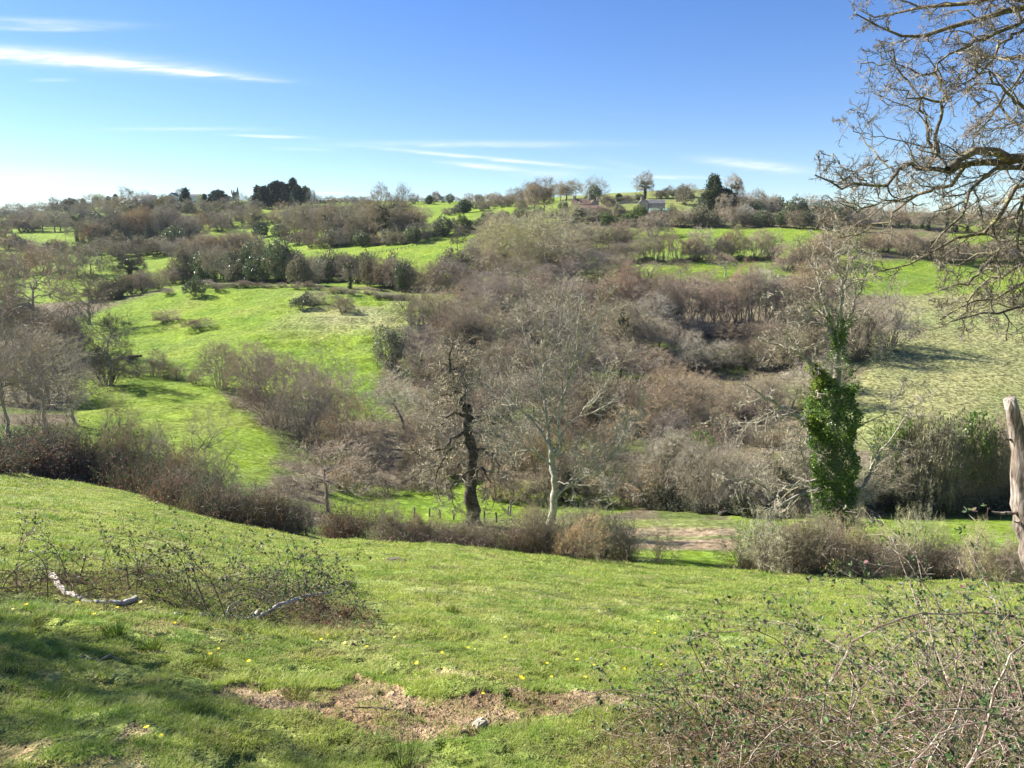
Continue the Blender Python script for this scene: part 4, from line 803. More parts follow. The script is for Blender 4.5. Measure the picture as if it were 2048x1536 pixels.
ROW(['open0','open1','mid_round0','thorn0'], [(0,800),(60,800),(130,810)], 6, (100,140), (100,140), 'bare_tree','grey brown bare tree under the spreading oak','trees under the spreading oak',mats=[C_('twig_grey'),None],dmin=85,seed=57,jit=10)
T('open0',92,875,640,190,'bare_tree','grey barked tree with a slender forked trunk rising from the left bramble row',mats=C_('twig_lichen'),dmin=55)
T('open1',16,870,590,150,'bare_tree','tall thin grey tree at the left edge rising from the bramble row',mats=C_('twig_grey'),dmin=55)
T('open1',150,850,690,140,'bare_tree','pale twiggy tree right of the slender forked one',mats=C_('twig_grey'),dmin=60)
# ---- scrub along the brow of the near field
def BR(protos, pts, n, hpx, wpx, name, label, group, **k): ROW(protos, pts, n, hpx, wpx, name, label, group, cat='bush', dmin=21, **k)
BR(['bramble0','bramble0','bramble1'], [(-30,945),(100,950),(230,975),(330,1000)], 11, (64,96), (130,180), 'bramble_bush','dense leafy bramble mound in the bank at the left brow of the field','left bramble bank',seed=60,jit=3)
BR(['bramble0','bramble1'], [(330,1005),(420,1032),(500,1055),(580,1072)], 8, (56,86), (110,150), 'bramble_bush','bramble mound with withered leaves where the left bank runs downhill','lower left bramble bank',seed=61,jit=3)
BR(['thorn1','thorn0','thin_shrub'], [(60,940),(200,965),(330,990),(450,1030)], 9, (90,140), (80,120), 'thorn_bush','upright bare thorn shrub growing out of the left bramble bank','thorn shrubs in the left bramble bank',seed=62,jit=3)
T('thin_shrub',235,970,790,130,'thin_shrub','tall green-stemmed thin shrub reaching up in front of the shaded meadow',dmin=21)
T('thin_shrub',415,1020,830,150,'thin_shrub','fan of thin pale stems in front of the bright lower meadow',dmin=21)
BR(['thorn0','thorn1','bramble2'], [(480,1060),(560,1072),(620,1085)], 5, (60,100), (70,100), 'thorn_bush','grey thorn shrub between the bramble bank and the russet bramble mound','grey thorn shrubs beside the russet mound',seed=63,jit=3)
T('bramble1',690,1078,1000,110,'bramble_bush','russet mound of withered bramble below the spreading hawthorn','bush',dmin=20)
T('thorn1',760,1080,990,100,'thorn_bush','grey twiggy shrub just right of the russet bramble mound',dmin=20)
BR(['bramble2','bramble2','thorn1'], [(760,1085),(860,1092),(990,1100)], 9, (36,56), (80,110), 'bramble_bush','low purple grey tangle along the brow below the dead-topped oak','low tangle below the dead-topped oak',seed=64,jit=2)
BR(['bramble1','bramble2','thorn1'], [(1030,1108),(1120,1116),(1250,1122)], 9, (56,92), (80,110), 'bramble_bush','pale twiggy bramble around the foot of the pale birch-like tree','brambles around the foot of the pale tree',seed=65,jit=3)
T('thorn0',1155,1122,1030,110,'thorn_bush','dark-stemmed thorn shrub right in front of the pale birch-like tree',dmin=20)
T('thorn1',1318,1128,1042,84,'thorn_bush','small pale thorn shrub standing alone at the gap in the brow scrub',dmin=20)
BR(['thorn0','thorn1','bramble2'], [(1480,1140),(1560,1144),(1640,1148),(1740,1150)], 9, (80,120), (110,150), 'thorn_bush','broad grey green thorn thicket in front of the ivy-clad trunk','thorn thicket in front of the ivy-clad trunk',mats=[Tw('twig_olive'),Tw('twig_grey'),None],seed=66,jit=2)
T('bramble1',1510,1142,1085,90,'bramble_bush','withered orange bracken at the left end of the broad thicket','bush',dmin=20)
BR(['thorn0','thorn1','bramble2'], [(1740,1152),(1850,1158),(1950,1162),(2070,1168)], 12, (50,96), (90,130), 'thorn_bush','dark twiggy scrub along the brow at the right edge','right brow scrub',mats=[Tw('twig_brown'),Tw('twig_grey'),Tw('twig_purple'),None],seed=67,jit=2)
T('thin_shrub',1860,1155,1040,60,'thin_shrub','thin pale sapling sticking up from the right brow scrub',dmin=20)
print('plants', _cnt[0])
ROW(FR+['far_leafy','far_bush0'], [(150,432),(300,424),(420,430),(520,428)], 24, (18,32), (28,42), 'bare_tree','small bare or olive tree in front of the hilltop village on the left','trees in front of the hilltop village',mats=None,dmin=fd,seed=70,jit=3)
ROW(FR+['far_leafy','far_leafy2'], [(560,440),(640,430),(740,428)], 9, (18,30), (28,42), 'bare_tree','bare tree scattered on the bright field right of the dark pine clump','trees on the field right of the pine clump',mats=None,dmin=350,seed=71,jit=6)
ROW(FR+['far_leafy2','far_leafy'], [(200,520),(300,512),(380,520)], 8, (26,44), (40,60), 'bare_tree','bare tree in the line behind the spreading ivy-trunked tree','line behind the spreading ivy-trunked tree',mats=GB,dmin=245,seed=72,jit=6)
ROW(MR+MB+['thorn0'], [(820,900),(950,900),(1100,905),(1300,905),(1450,930)], 16, (50,90), (80,110), 'bare_tree','thin bare tree low on the wood edge facing the valley floor','low wood edge facing the valley floor',mats=None,dmin=88,seed=73,jit=16)
ROW(['far_bush0','far_leafy','mid_bush1']+MR, [(900,560),(1000,545),(1150,545),(1250,570)], 12, (50,80), (70,100), 'bare_tree','bare brown tree filling the upper middle of the hillside wood','upper middle of the hillside wood',mats=None,dmin=185,seed=74,jit=14)
ROW(['mid_bush0','mid_bush1','thorn0','mid_leafy'], [(1200,662),(1330,672),(1480,672),(1620,668),(1700,660)], 16, (26,60), (60,90), 'bare_bush','low tangled bush around the feet of the purple brown coppice','undergrowth of the coppice',mats=None,dmin=140,seed=80,jit=8)
ROW(['mid_bush2','mid_leafy','thorn1','mid_bush0','thorn0'], [(980,1000),(1080,1002),(1200,1004),(1340,1012)], 13, (44,84), (70,110), 'bare_bush','dark scrub at the back of the narrow valley grass behind the pale tree','dark scrub at the back of the valley grass',mats=[Tw('twig_dark'),Tw('twig_brown'),None],dmin=62,seed=81,jit=5)
ROW(['thorn0','thorn1','thin_shrub'], [(1060,1050),(1150,1054),(1240,1050)], 6, (26,50), (50,80), 'bare_bush','fallen brush and thin scrub beside the foot of the pale tree','brush beside the foot of the pale tree',mats=None,dmin=50,seed=82,jit=5)
ROW(['mid_bush1','thorn0'], [(560,985),(720,985),(860,985)], 6, (40,70), (80,110), 'bare_bush','brown bush behind the hawthorn, left of the dead-topped oak','bushes behind the hawthorn',mats=None,dmin=66,seed=83,jit=6)
ROW(['far_leafy2','mid_ivybush'], [(1260,1010),(1380,1024),(1480,1032),(1560,1034)], 11, (28,50), (50,80), 'evergreen_bush','added dark evergreen growth standing in for the deep shade left of the ivy-clad trunk','added shade growth left of the ivy-clad trunk',mats=[{'foliage':'leaf_pine'}],dmin=58,seed=90,jit=3)  # near-black foliage added to paint in the deep shade under the bushes
ROW(['far_leafy2','mid_ivybush'], [(1740,1022),(1860,1024),(1960,1022),(2070,1020)], 10, (30,50), (60,90), 'evergreen_bush','added dark evergreen growth standing in for shade under the hedge below the pale slope','added shade growth under the hedge below the pale slope',mats=[{'foliage':'leaf_pine'}],dmin=62,seed=91,jit=3)  # dark leaves put in as shade beneath the hedge
BR(['thin_shrub','thorn0'], [(760,1086),(880,1094),(1000,1104)], 5, (60,84), (50,80), 'thin_shrub','thin upright shrub sticking out of the low tangle below the dead-topped oak','thin shrubs in the tangle below the dead-topped oak',seed=92,jit=2)
BR(['thin_shrub','thorn1'], [(1040,1110),(1150,1118),(1260,1124)], 6, (80,116), (50,80), 'thin_shrub','thin upright pale shrub among the brambles around the pale tree','thin shrubs among the brambles of the pale tree',seed=93,jit=2)
BR(['thin_shrub','thorn1','thin_shrub'], [(1500,1142),(1650,1148),(1800,1156),(2040,1166)], 9, (90,136), (60,90), 'thin_shrub','thin upright shrub rising out of the brow scrub on the right','thin shrubs in the right brow scrub',seed=94,jit=2)
ROW(['far_bush0','far_bush1','far_leafy'], [(0,500),(120,506),(220,512),(380,508),(520,506)], 22, (14,30), (34,52), 'hedge_bush','low brown bush in the hedgerow crossing below the left tree belt','hedgerow below the left tree belt',mats=None,dmin=280,seed=95,jit=2)
ROW(['far_bush0','far_bush1','far_leafy2','far_round1'], [(0,455),(100,452),(250,450),(400,448),(560,446)], 26, (12,26), (30,46), 'hedge_bush','low dark bush in the hedgerow just below the hilltop village','hedgerow just below the hilltop village',mats=None,dmin=420,seed=96,jit=2)
#HEROES

# ------------------------------------------------------------------ traced trees
def resample(P, K, rng=None, jit=0.):
    P = np.asarray(P, float); s = np.concatenate([[0], np.cumsum(np.linalg.norm(np.diff(P, axis=0), axis=1))]); q = np.linspace(0, s[-1], K)
    # smooth cubic through the points
    m = np.gradient(P, s, axis=0); j = np.clip(np.searchsorted(s, q, 'right') - 1, 0, len(s) - 2); h = (s[j + 1] - s[j])[:, None]; t = ((q - s[j]) / (s[j + 1] - s[j]))[:, None]
    R = (2*t**3-3*t**2+1)*P[j] + (t**3-2*t**2+t)*h*m[j] + (-2*t**3+3*t**2)*P[j+1] + (t**3-t**2)*h*m[j+1]
    if rng is not None: R[1:-1] += rng.normal(0, jit, R[1:-1].shape)
    return R
def traced(pts, D, dD, K, rng, jit=.02):
    n = len(pts); return resample([W(p[0], p[1], D + dD * i / max(n - 1, 1)) for i, p in enumerate(pts)], K, rng, jit)
def hero(name, label, D, base_uv, trunk, limbs, levels, barkm, twigm, seed, jit=.02, cat='tree', sides=9, extra=None, K=14, wz=.0, n1=9, l1s=1., minL=0., t0=.12, fine=4, wander=.28, droop=0., lk=1.):
    """trunk / limbs: (photo points, r0, r1, depth change to tip)"""
    rng = np.random.default_rng(seed); gt, gb, gw = Geo(), Geo(), Geo()
    x, y = base_uv; z0 = float(H(x, y)); org = np.array([x, y, z0])
    tp = traced(trunk[0], D, trunk[3], K, rng, jit * .8); tp = np.vstack([[x, y, z0 - .25], tp]) if np.linalg.norm(tp[0] - org) > .3 else tp
    tp = resample(tp, 22) - org; tr = trunk[1] + (trunk[2] - trunk[1]) * np.linspace(0, 1, 22); tr[0] *= 1.5; tr[1] *= 1.2; tr = tr * (rng.uniform(.93, 1.07, 22) if trunk[1] < .6 else rng.uniform(.84, 1.12, 22))
    tubes(tp[None], tr[None], 14, gt)
    PP, RR, LL = [], [], []
    for (pts, r0, r1, dd) in limbs:
        p = traced(pts, D, dd, K, rng, jit) - org
        PP.append(p); r0 = r0 * lk; RR.append(r0 + (r1 - r0) * np.linspace(0, 1, K) ** .8); LL.append(np.linalg.norm(np.diff(p, axis=0), axis=1).sum())
    P, R, L = np.array(PP), np.array(RR), np.array(LL); tubes(P, R, sides, gt)
    # side branches: count in proportion to limb length
    Lm = L.mean(); reps = np.maximum(1, np.round(L / Lm * n1)).astype(int); S_, D_, L_, R_ = [], [], [], []
    for i in range(len(L)):
        s = spawn(rng, P[i:i+1], R[i:i+1], np.array([Lm * l1s]), reps[i], t0, 1., 48, levels[0][0], .7, 14, .45); S_.append(s[0]); D_.append(s[1]); L_.append(s[2]); R_.append(s[3])
    s = [np.concatenate(q) for q in (S_, D_, L_, R_)]; dr = np.array([0, 0, -droop])
    P1, R1 = grow(rng, s[0], s[1] + dr, s[2], np.minimum(s[3], levels[0][1]), 7, wander, wz, .4); tubes(P1, R1, 5, gb); Lp = s[2]
    Pc, Rc = P1, R1; rad = levels[0][1]
    for (n, ls, rad) in levels[1]:
        s = spawn(rng, Pc, Rc, Lp, n, .12, 1., 46, ls, .8, 14, .5); Pc, Rc = grow(rng, s[0], s[1] + dr * .5, s[2], np.full(len(s[0]), rad), 4, wander, wz, .5); tubes(Pc, Rc, 3, gw); Lp = s[2]
    s = spawn(rng, Pc, Rc, Lp, fine, .2, 1., 45, .6, 1.); spikes(s[0], s[0] + norm(s[1]) * s[2][:, None], rad * .7, gw)
    e = empty(name, org, label, cat)
    ob('trunk', gt.mesh('trunk', M[barkm], smooth=True), e); gb.add(np.concatenate(gw.V[:0] + [np.zeros((0, 3))]), np.zeros((0, 3), int)); [merge(gw, gb)]; ob('twigs', gw.mesh('twigs', M[twigm]), e)
    if extra: extra(e, org, rng, P, R, tp, tr, P1, R1)
    return e
def merge(a, b):
    for k, fs in b.F.items():
        a.F.setdefault(k, []).extend([f + a.n for f in fs])
    a.V.extend(b.V); a.n += b.n
def bxy(u, D): p = W(u, 1050, D); return p[0], D

M['twig_birch'] = bark_mat('olive grey twigs', (.30,.26,.18), (.48,.43,.32), 3, var=0, spot=(.40,.40,.14), spotamt=.34, bump=0)
# pale birch-like tree at the centre
hero('pale_tree', 'tall pale grey barked tree with forked white stems, right of the dead-topped oak', 47, bxy(1098, 47),
     ([(1099,1062),(1105,1022),(1110,976),(1107,940),(1104,918),(1104,900)], .27, .20, 0),
     [([(1104,905),(1099,872),(1092,815),(1087,743),(1083,690),(1087,635),(1084,580)], .14, .015, 1.5),
      ([(1106,915),(1118,885),(1122,829),(1130,779),(1146,743),(1155,700),(1157,650),(1165,585)], .15, .015, -1.),
      ([(1104,895),(1076,851),(1047,822),(1030,779),(1008,729),(996,680)], .09, .015, 1.5),
      ([(1106,932),(1076,908),(1055,901),(1022,904),(992,882),(960,850)], .085, .012, -1.5),
      ([(1121,872),(1137,851),(1158,829),(1187,797),(1209,772),(1246,730)], .085, .012, 1.5),
      ([(1110,913),(1137,906),(1173,915),(1209,913),(1240,900)], .06, .012, -2),
      ([(1109,998),(1123,979),(1155,962),(1187,940),(1223,915),(1241,879),(1257,847),(1284,808)], .10, .015, -1.5),
      ([(1092,815),(1070,740),(1052,680),(1044,620),(1040,590)], .06, .01, 2), ([(1087,743),(1110,690),(1120,640),(1125,580),(1127,560)], .06, .01, 1),
      ([(1128,779),(1165,700),(1195,640),(1215,570)], .06, .01, -2), ([(1047,822),(1010,800),(985,790),(960,760)], .05, .01, 1.5),
      ([(1187,940),(1210,960),(1235,965),(1260,990)], .035, .01, -1), ([(1055,901),(1020,850),(985,830)], .04, .01, -2),
      ([(1106,960),(1135,968),(1165,948),(1190,935)], .045, .01, -3)],
     ((.46, .04), [(7, .5, .018), (5, .62, .012)]), 'bark_birch', 'twig_birch', 501, jit=.06, n1=13, wz=.10, wander=.17, fine=3)
M['bark_oak'] = bark_mat('crusty brown bark', (.04,.032,.022), (.16,.125,.09), 5, var=0, spot=(.13,.16,.05), spotamt=.38, bump=.9)
# dead-topped oak
hero('dead_topped_oak', 'old oak with stag-headed dead top and thick crusty trunk beside the fence posts', 62, bxy(947, 62),
     ([(946,1037),(947,1010),(943,985),(944,950),(941,915),(940,880),(937,845),(934,812)], .66, .34, 0),
     [([(935,829),(932,806),(919,783),(906,761),(901,736),(904,707),(904,684)], .27, .04, 0), ([(932,806),(931,772),(928,747),(920,718),(919,684)], .18, .03, 1),
      ([(935,832),(904,826),(883,843),(862,860)], .14, .03, -2), ([(937,852),(911,876),(886,897),(850,908),(812,900)], .15, .03, -2.5),
      ([(938,885),(905,895),(886,925),(872,960),(880,1000)], .13, .03, -3), ([(944,836),(976,832),(1011,836),(1030,852)], .13, .03, -2),
      ([(941,866),(979,864),(1012,888),(1030,920)], .13, .03, 2), ([(944,900),(976,905),(994,930),(1001,962)], .12, .03, -3),
      ([(926,800),(900,804),(872,811),(850,822)], .10, .025, 2), ([(930,790),(905,786),(882,790),(865,800)], .09, .025, -2),
      ([(931,772),(955,768),(975,772)], .08, .02, -1), ([(940,920),(900,935),(860,930),(830,955)], .12, .03, 3), ([(942,940),(915,960),(905,1000),(915,1025)], .09, .02, -3),
      ([(905,740),(925,735),(940,720),(952,730)], .06, .02, -.5), ([(903,720),(885,730),(872,728)], .05, .02, 1), ([(942,930),(975,950),(990,985),(985,1015)], .1, .02, -3),
      ([(938,850),(960,835),(990,800),(1010,790)], .08, .02, 3)],
     ((.60, .075), [(6, .55, .03), (5, .6, .017)]), 'bark_oak', 'twig_lichen', 502, jit=.16, n1=10, wander=.42, K=12, lk=1.25)
M['bark_ivytree'] = bark_mat('pale greenish bark', (.17,.15,.11), (.42,.38,.30), 4, var=0, spot=(.34,.34,.13), spotamt=.36)
M['twig_sunlit'] = bark_mat('pale curving twigs', (.25,.215,.155), (.46,.41,.31), 3, var=0, spot=(.42,.42,.15), spotamt=.33, bump=0)
# ivy-clad tree
IVY = [(1046,1632,1716),(1000,1630,1706),(950,1627,1703),(900,1622,1706),(850,1618,1706),(800,1622,1708),(765,1634,1710),(742,1654,1704),(705,1664,1692),(660,1669,1685),(640,1672,1682)]
def ivy_cover(e, org, rng, P, R, tp, tr, P1, R1):
    g = Geo(); g2 = Geo(); n = 21000; v = np.interp(rng.random(n), [0, .965, 1], [1046, 768, 665]); iv = np.array(IVY)[::-1]
    l = np.interp(v, iv[:, 0], iv[:, 1]); r = np.interp(v, iv[:, 0], iv[:, 2]); a = rng.uniform(0, 2 * pi, n); D = 53.; m = D / F
    rad = (r - l) / 2 * m; lump = .50 + 1.0 * fbm(a * 1.3 + 10, v / 26., 3, 91); rr = rad * lump * rng.uniform(.85, 1.12, n)
    c = np.array([W((a_ + b_) / 2, v_, D) for a_, b_, v_ in zip(l, r, v)]) - org; c[:, 0] += np.cos(a) * rr; c[:, 1] += np.sin(a) * rr
    leaves(rng, c, .145, g, flat=-.2, elong=1.1, droop=1.)
    leaves(rng, along(rng, P[3:5, :5], R[3:5, :5], 4200, .2), .16, g2, elong=1.1); leaves(rng, along(rng, P[0:3, :5], R[0:3, :5], 1800, .12), .12, g, elong=1.1); leaves(rng, along(rng, P[12:13], R[12:13], 900, .25), .12, g2, elong=1.1)
    ob('ivy', g.mesh('ivy', M['leaf_ivy_bright']), e); ob('bright_ivy', g2.mesh('bright_ivy', M['leaf_ivy_yellow']), e)
M['leaf_ivy_yellow'] = leaf_mat('yellow green ivy leaves', (.12,.20,.02), (.28,.36,.04), rough=.4, trans=.4)
hero('ivy_clad_tree', 'large bare-topped tree with a massive bright ivy-wrapped trunk on the right', 53, bxy(1674, 53),
     ([(1674,1042),(1670,980),(1666,900),(1670,820),(1674,760),(1676,690)], .62, .22, 0),
     [([(1676,700),(1680,640),(1684,590),(1692,545),(1702,470)], .17, .02, -1), ([(1674,700),(1660,640),(1640,575),(1622,525),(1600,488)], .15, .02, 1), ([(1678,690),(1705,620),(1728,560),(1746,500)], .13, .02, 1.5),
      ([(1664,775),(1640,751),(1602,710),(1579,694),(1542,687),(1508,672)], .20, .02, -1.5), ([(1655,880),(1632,857),(1602,834),(1572,819),(1542,804),(1515,785),(1492,768)], .25, .02, -2),
      ([(1595,830),(1560,830),(1511,845),(1451,849),(1418,840)], .06, .015, 1), ([(1655,955),(1629,959),(1595,966),(1572,974),(1542,985),(1511,962),(1481,959),(1448,962)], .10, .02, -2.5),
      ([(1650,975),(1632,978),(1595,993),(1564,1008),(1534,1019),(1486,1017)], .12, .02, -3), ([(1640,868),(1617,872),(1579,891),(1555,915)], .06, .015, -1.5), ([(1640,950),(1612,930),(1600,890),(1590,850)], .06, .015, -2.5),
      ([(1700,1000),(1734,959),(1753,921),(1787,868),(1810,834),(1850,792)], .11, .015, 1.5), ([(1690,880),(1730,850),(1765,830),(1800,780),(1830,740)], .05, .012, -1), ([(1640,800),(1632,775),(1640,758)], .08, .05, -1),
      ([(1692,545),(1665,500),(1650,460)], .05, .012, 1), ([(1640,575),(1670,520),(1690,480)], .05, .012, -1), ([(1684,590),(1712,540),(1722,490)], .06, .012, -1), ([(1602,710),(1585,660),(1570,620)], .06, .012, 1), ([(1690,760),(1725,730),(1760,700)], .05, .012, -1.5),
      ([(1690,985),(1712,1000),(1720,1025)], .06, .02, -2), ([(1670,660),(1630,640),(1590,600),(1560,590)], .07, .012, 1)],
     ((.48, .055), [(6, .52, .027), (5, .6, .0155)]), 'bark_ivytree', 'twig_sunlit', 503, jit=.08, n1=9, wander=.26, lk=1.25, extra=ivy_cover)

# the tree whose boughs hang in from the right
def lichen(e, org, rng, P, R, tp, tr, P1, R1):
    g = Geo(); leaves(rng, along(rng, P1, R1, 1500, .003), .018, g, elong=1.2); ob('lichen', g.mesh('lichen', M['lichen']), e)
M['lichen'] = leaf_mat('grey green lichen tufts', (.16,.17,.08), (.34,.35,.22), rough=.9, trans=.1, spec=.05)
M['twig_limb'] = bark_mat('grey brown twigs', (.12,.09,.065), (.32,.27,.20), 6, var=0, spot=(.38,.36,.16), spotamt=.36, bump=.2)
def OVERHANG():
    X0 = 2440
    hero('overhanging_tree', 'bare lichened boughs reaching in from the upper right over the valley', 7.6, (7.4, 7.6),
     ([(X0,1300),(X0,900),(X0+10,600),(X0,350),(X0-10,100),(X0-20,-200)], 0.3120, .25, 0),
     [([(X0,430),(2230,350),(2100,322),(2048,318),(1999,311),(1965,298),(1940,300),(1915,321),(1895,338)], 0.1014, .03, -.5),
      ([(2029,321),(1970,324),(1927,334),(1893,343),(1860,334),(1821,330),(1771,360),(1737,372),(1700,372),(1662,364),(1630,350)], 0.0390, .006, -.8),
      ([(1940,330),(1906,364),(1872,372),(1838,393),(1813,410),(1779,436),(1750,453),(1710,466),(1690,485)], 0.0250, .005, .6),
      ([(1856,334),(1874,296),(1872,275),(1887,237),(1887,207),(1872,203),(1838,195),(1800,180)], 0.0234, .006, -.4),
      ([(1868,313),(1860,271),(1855,237),(1834,203),(1824,169),(1796,144),(1762,131),(1720,128)], 0.0203, .005, .5),
      ([(1887,205),(1887,169),(1868,154),(1834,144),(1796,123),(1765,90)], 0.0140, .004, -.5),
      ([(X0,150),(2200,60),(2048,8),(2008,21),(1957,32),(1915,47),(1877,63),(1838,72),(1796,68),(1754,55),(1712,28)], 0.0780, .006, .5),
      ([(2150,90),(2048,47),(2012,63),(1965,80),(1927,93),(1906,106),(1877,131),(1852,150)], 0.0312, .006, -.8),
      ([(2060,60),(2025,63),(1999,97),(1970,131),(1944,157),(1917,174)], 0.0172, .006, -.5),
      ([(X0,80),(2200,20),(2048,2),(1965,3),(1902,8),(1847,17),(1805,25),(1754,40),(1715,18)], 0.0624, .006, 1.2),
      ([(X0,480),(2200,370),(2048,336),(2012,334),(1970,351),(1948,372),(1927,415),(1906,449),(1885,470),(1862,497)], 0.0624, .006, -1.),
      ([(X0,500),(2150,350),(2048,368),(2008,410),(1991,436),(1961,461),(1927,478),(1881,495),(1847,512),(1813,525),(1765,542)], 0.0624, .006, .3),
      ([(1985,450),(1988,491),(1987,520),(1965,546),(1932,563),(1898,580),(1850,590)], 0.0172, .005, -.3),
      ([(X0,620),(2200,590),(2048,567),(2008,592),(1965,605),(1923,612),(1880,640)], 0.0390, .006, 0),
      ([(X0,700),(2200,640),(2048,610),(2008,622),(1965,630),(1905,642)], 0.0351, .006, -1),
      ([(X0,330),(2200,280),(2100,262),(2048,262),(2020,245),(2003,205),(1958,180),(1925,185)], 0.0390, .006, 1),
      ([(2150,230),(2048,215),(2010,180),(1985,150),(1950,140)], 0.0234, .006, -1), ([(2150,400),(2048,420),(2010,445),(1960,440),(1930,425)], 0.0234, .006, 1.2),
      ([(2150,480),(2048,480),(2000,500),(1950,510),(1900,530)], 0.0234, .006, 1), ([(2150,160),(2048,120),(1990,115),(1940,125),(1890,190)], 0.0234, .006, 1.3),
      ([(2200,-60),(2048,-40),(1950,-45),(1860,-30),(1800,-10),(1750,-5)], 0.0390, .006, .3), ([(1790,345),(1760,310),(1735,290),(1705,250)], 0.0117, .004, .4),
      ([(2150,540),(2048,530),(2000,545),(1960,575),(1930,620),(1880,655)], 0.0234, .006, .6), ([(1820,400),(1770,400),(1720,420),(1660,400)], 0.0109, .004, -.3),
      ([(2120,330),(2048,400),(2030,460),(2050,520),(2048,600)], 0.0234, .008, -.6), ([(2048,140),(1985,225),(1950,270),(1935,320)], 0.0140, .005, .9), ([(1740,372),(1700,340),(1665,310),(1640,300)], 0.0094, .004, .2)],
     ((.44, .009), [(7, .55, .0038), (6, .62, .0026)]), 'bark_limb', 'twig_limb', 504, jit=.022, n1=12, l1s=.62, wander=.27, extra=lichen, K=16, fine=3)
M['bark_limb'] = bark_mat('rough lichened bark', (.07,.055,.04), (.20,.165,.12), 9, var=0, spot=(.34,.33,.14), spotamt=.42, bump=.7)
OVERHANG()

# ------------------------------------------------------------------ dead snag and dead wood
def log_obj(name, label, cat, pts, radii, D=None, near=True, mat='deadwood', sides=12, seed=1, lift=.0, side=None, jit=.01):
    """a piece of dead wood traced on the near turf (D None) or at a depth"""
    rng = np.random.default_rng(seed); P = []
    for i, (u, v) in enumerate(pts):
        if D is None: x, y = gpt(u, v) if near else hit(u, v, 26); P.append([x, y, float(H(x, y)) + radii[i] * .6 + lift * (i / len(pts))])
        else: P.append(W(u, v, D))
    K = max(12, len(pts) * 3); P = resample(P, K, rng, jit); R = np.interp(np.linspace(0, 1, K), np.linspace(0, 1, len(radii)), radii) * rng.uniform(.9, 1.12, K)
    org = P[0].copy(); g = Geo(); tubes((P - org)[None], R[None], sides, g); V = g.V[0].reshape(K, sides, 3); ax = (P - org)[:, None]; V = ax + (V - ax) * rng.uniform(.82, 1.12, (1, sides, 1)) * rng.uniform(.96, 1.04, (K, sides, 1)); g.V[0] = V.reshape(-1, 3)
    n = g.n; g.add(np.array([ax[0, 0], ax[-1, 0]]), np.zeros((0, 3), int)); b = (K - 1) * sides
    cap = [[(i + 1) % sides, i, n] for i in range(sides)] + [[b + i, b + (i + 1) % sides, n + 1] for i in range(sides)]; g.F.setdefault(3, []).append(np.array(cap))
    if side:
        for sp, r in side: q = resample([W(u, v, D) for u, v in sp] if D else [[*gpt(u, v), float(H(*gpt(u, v))) + .03 + .05 * k] for k, (u, v) in enumerate(sp)], 8, rng, .006) - org; tubes(q[None], np.linspace(r, r * .35, 8)[None], 7, g)
    o = ob(name, g.mesh(name, M[mat], smooth=True)); o.location = org; return tag(o, label, cat)
def snag_mat():
    m, nt, N, L = new_mat('weathered split wood'); out = N.new('ShaderNodeOutputMaterial'); b = N.new('ShaderNodeBsdfPrincipled'); b.inputs['Roughness'].default_value = .9
    tc = N.new('ShaderNodeTexCoord'); mp = N.new('ShaderNodeMapping'); mp.inputs['Scale'].default_value = (26, 26, 2.2); L.new(tc.outputs['Object'], mp.inputs[0]); n = N.new('ShaderNodeTexNoise'); n.inputs['Scale'].default_value = 1.6; n.inputs['Detail'].default_value = 6; n.inputs['Roughness'].default_value = .65; L.new(mp.outputs[0], n.inputs['Vector'])
    n2 = N.new('ShaderNodeTexNoise'); n2.inputs['Scale'].default_value = 5; n2.inputs['Detail'].default_value = 4; L.new(tc.outputs['Object'], n2.inputs['Vector'])
    r = N.new('ShaderNodeValToRGB'); e = r.color_ramp.elements; e[0].position = .34; e[0].color = (.05, .038, .03, 1); e[1].position = .62; e[1].color = (.50, .45, .40, 1); q = e.new(.45); q.color = (.25, .205, .17, 1); L.new(n.outputs[0], r.inputs[0])
    r2 = N.new('ShaderNodeValToRGB'); r2.color_ramp.elements[0].position = .4; r2.color_ramp.elements[0].color = (.62, .56, .50, 1); r2.color_ramp.elements[1].position = .62; r2.color_ramp.elements[1].color = (1.05, 1.02, 1, 1); L.new(n2.outputs[0], r2.inputs[0])
    mx = N.new('ShaderNodeMix'); mx.data_type = 'RGBA'; mx.blend_type = 'MULTIPLY'; mx.inputs[0].default_value = 1; L.new(r.outputs[0], mx.inputs[6]); L.new(r2.outputs[0], mx.inputs[7]); L.new(mx.outputs[2], b.inputs['Base Color'])
    bp = N.new('ShaderNodeBump'); bp.inputs['Strength'].default_value = 1; bp.inputs['Distance'].default_value = .012; L.new(n.outputs[0], bp.inputs['Height']); L.new(bp.outputs[0], b.inputs['Normal']); L.new(b.outputs[0], out.inputs[0]); return m
M['snagwood'] = snag_mat(); M['palewood'] = bark_mat('bleached dead wood', (.42,.37,.31), (.72,.67,.60), 9, var=0, spot=(.10,.075,.055), spotamt=.36, bump=.8)
log_obj('dead_snag', 'leaning barkless grey dead trunk with a sawn top at the right edge', 'dead tree',
        [(2019,796),(2029,830),(2037,870),(2041,903),(2045,940),(2051,990),(2062,1040),(2073,1085),(2096,1200),(2132,1372)], [.046,.066,.084,.112,.148,.130,.118,.116,.12,.15], D=6.5, sides=20, jit=.007, seed=7, mat='snagwood',
        side=[([(2052,1030),(2018,1024),(2000,1026),(1984,1023)], .022), ([(2046,1048),(2028,1043)], .018), ([(2032,885),(2012,876)], .02)])
log_obj('dead_branch', 'thick pale dead branch with flaking bark lying at the left of the near brambles', 'dead branch', [(100,1150),(112,1166),(125,1180),(142,1190),(165,1198)], [.024,.034,.032,.028,.020], seed=8, lift=.02, mat='palewood')
log_obj('dead_branch', 'brown rotten branch lying in the grass right of the thick pale one', 'dead branch', [(165,1200),(210,1208),(245,1212),(272,1206)], [.02,.026,.028,.034], seed=9, mat='bark_grey')
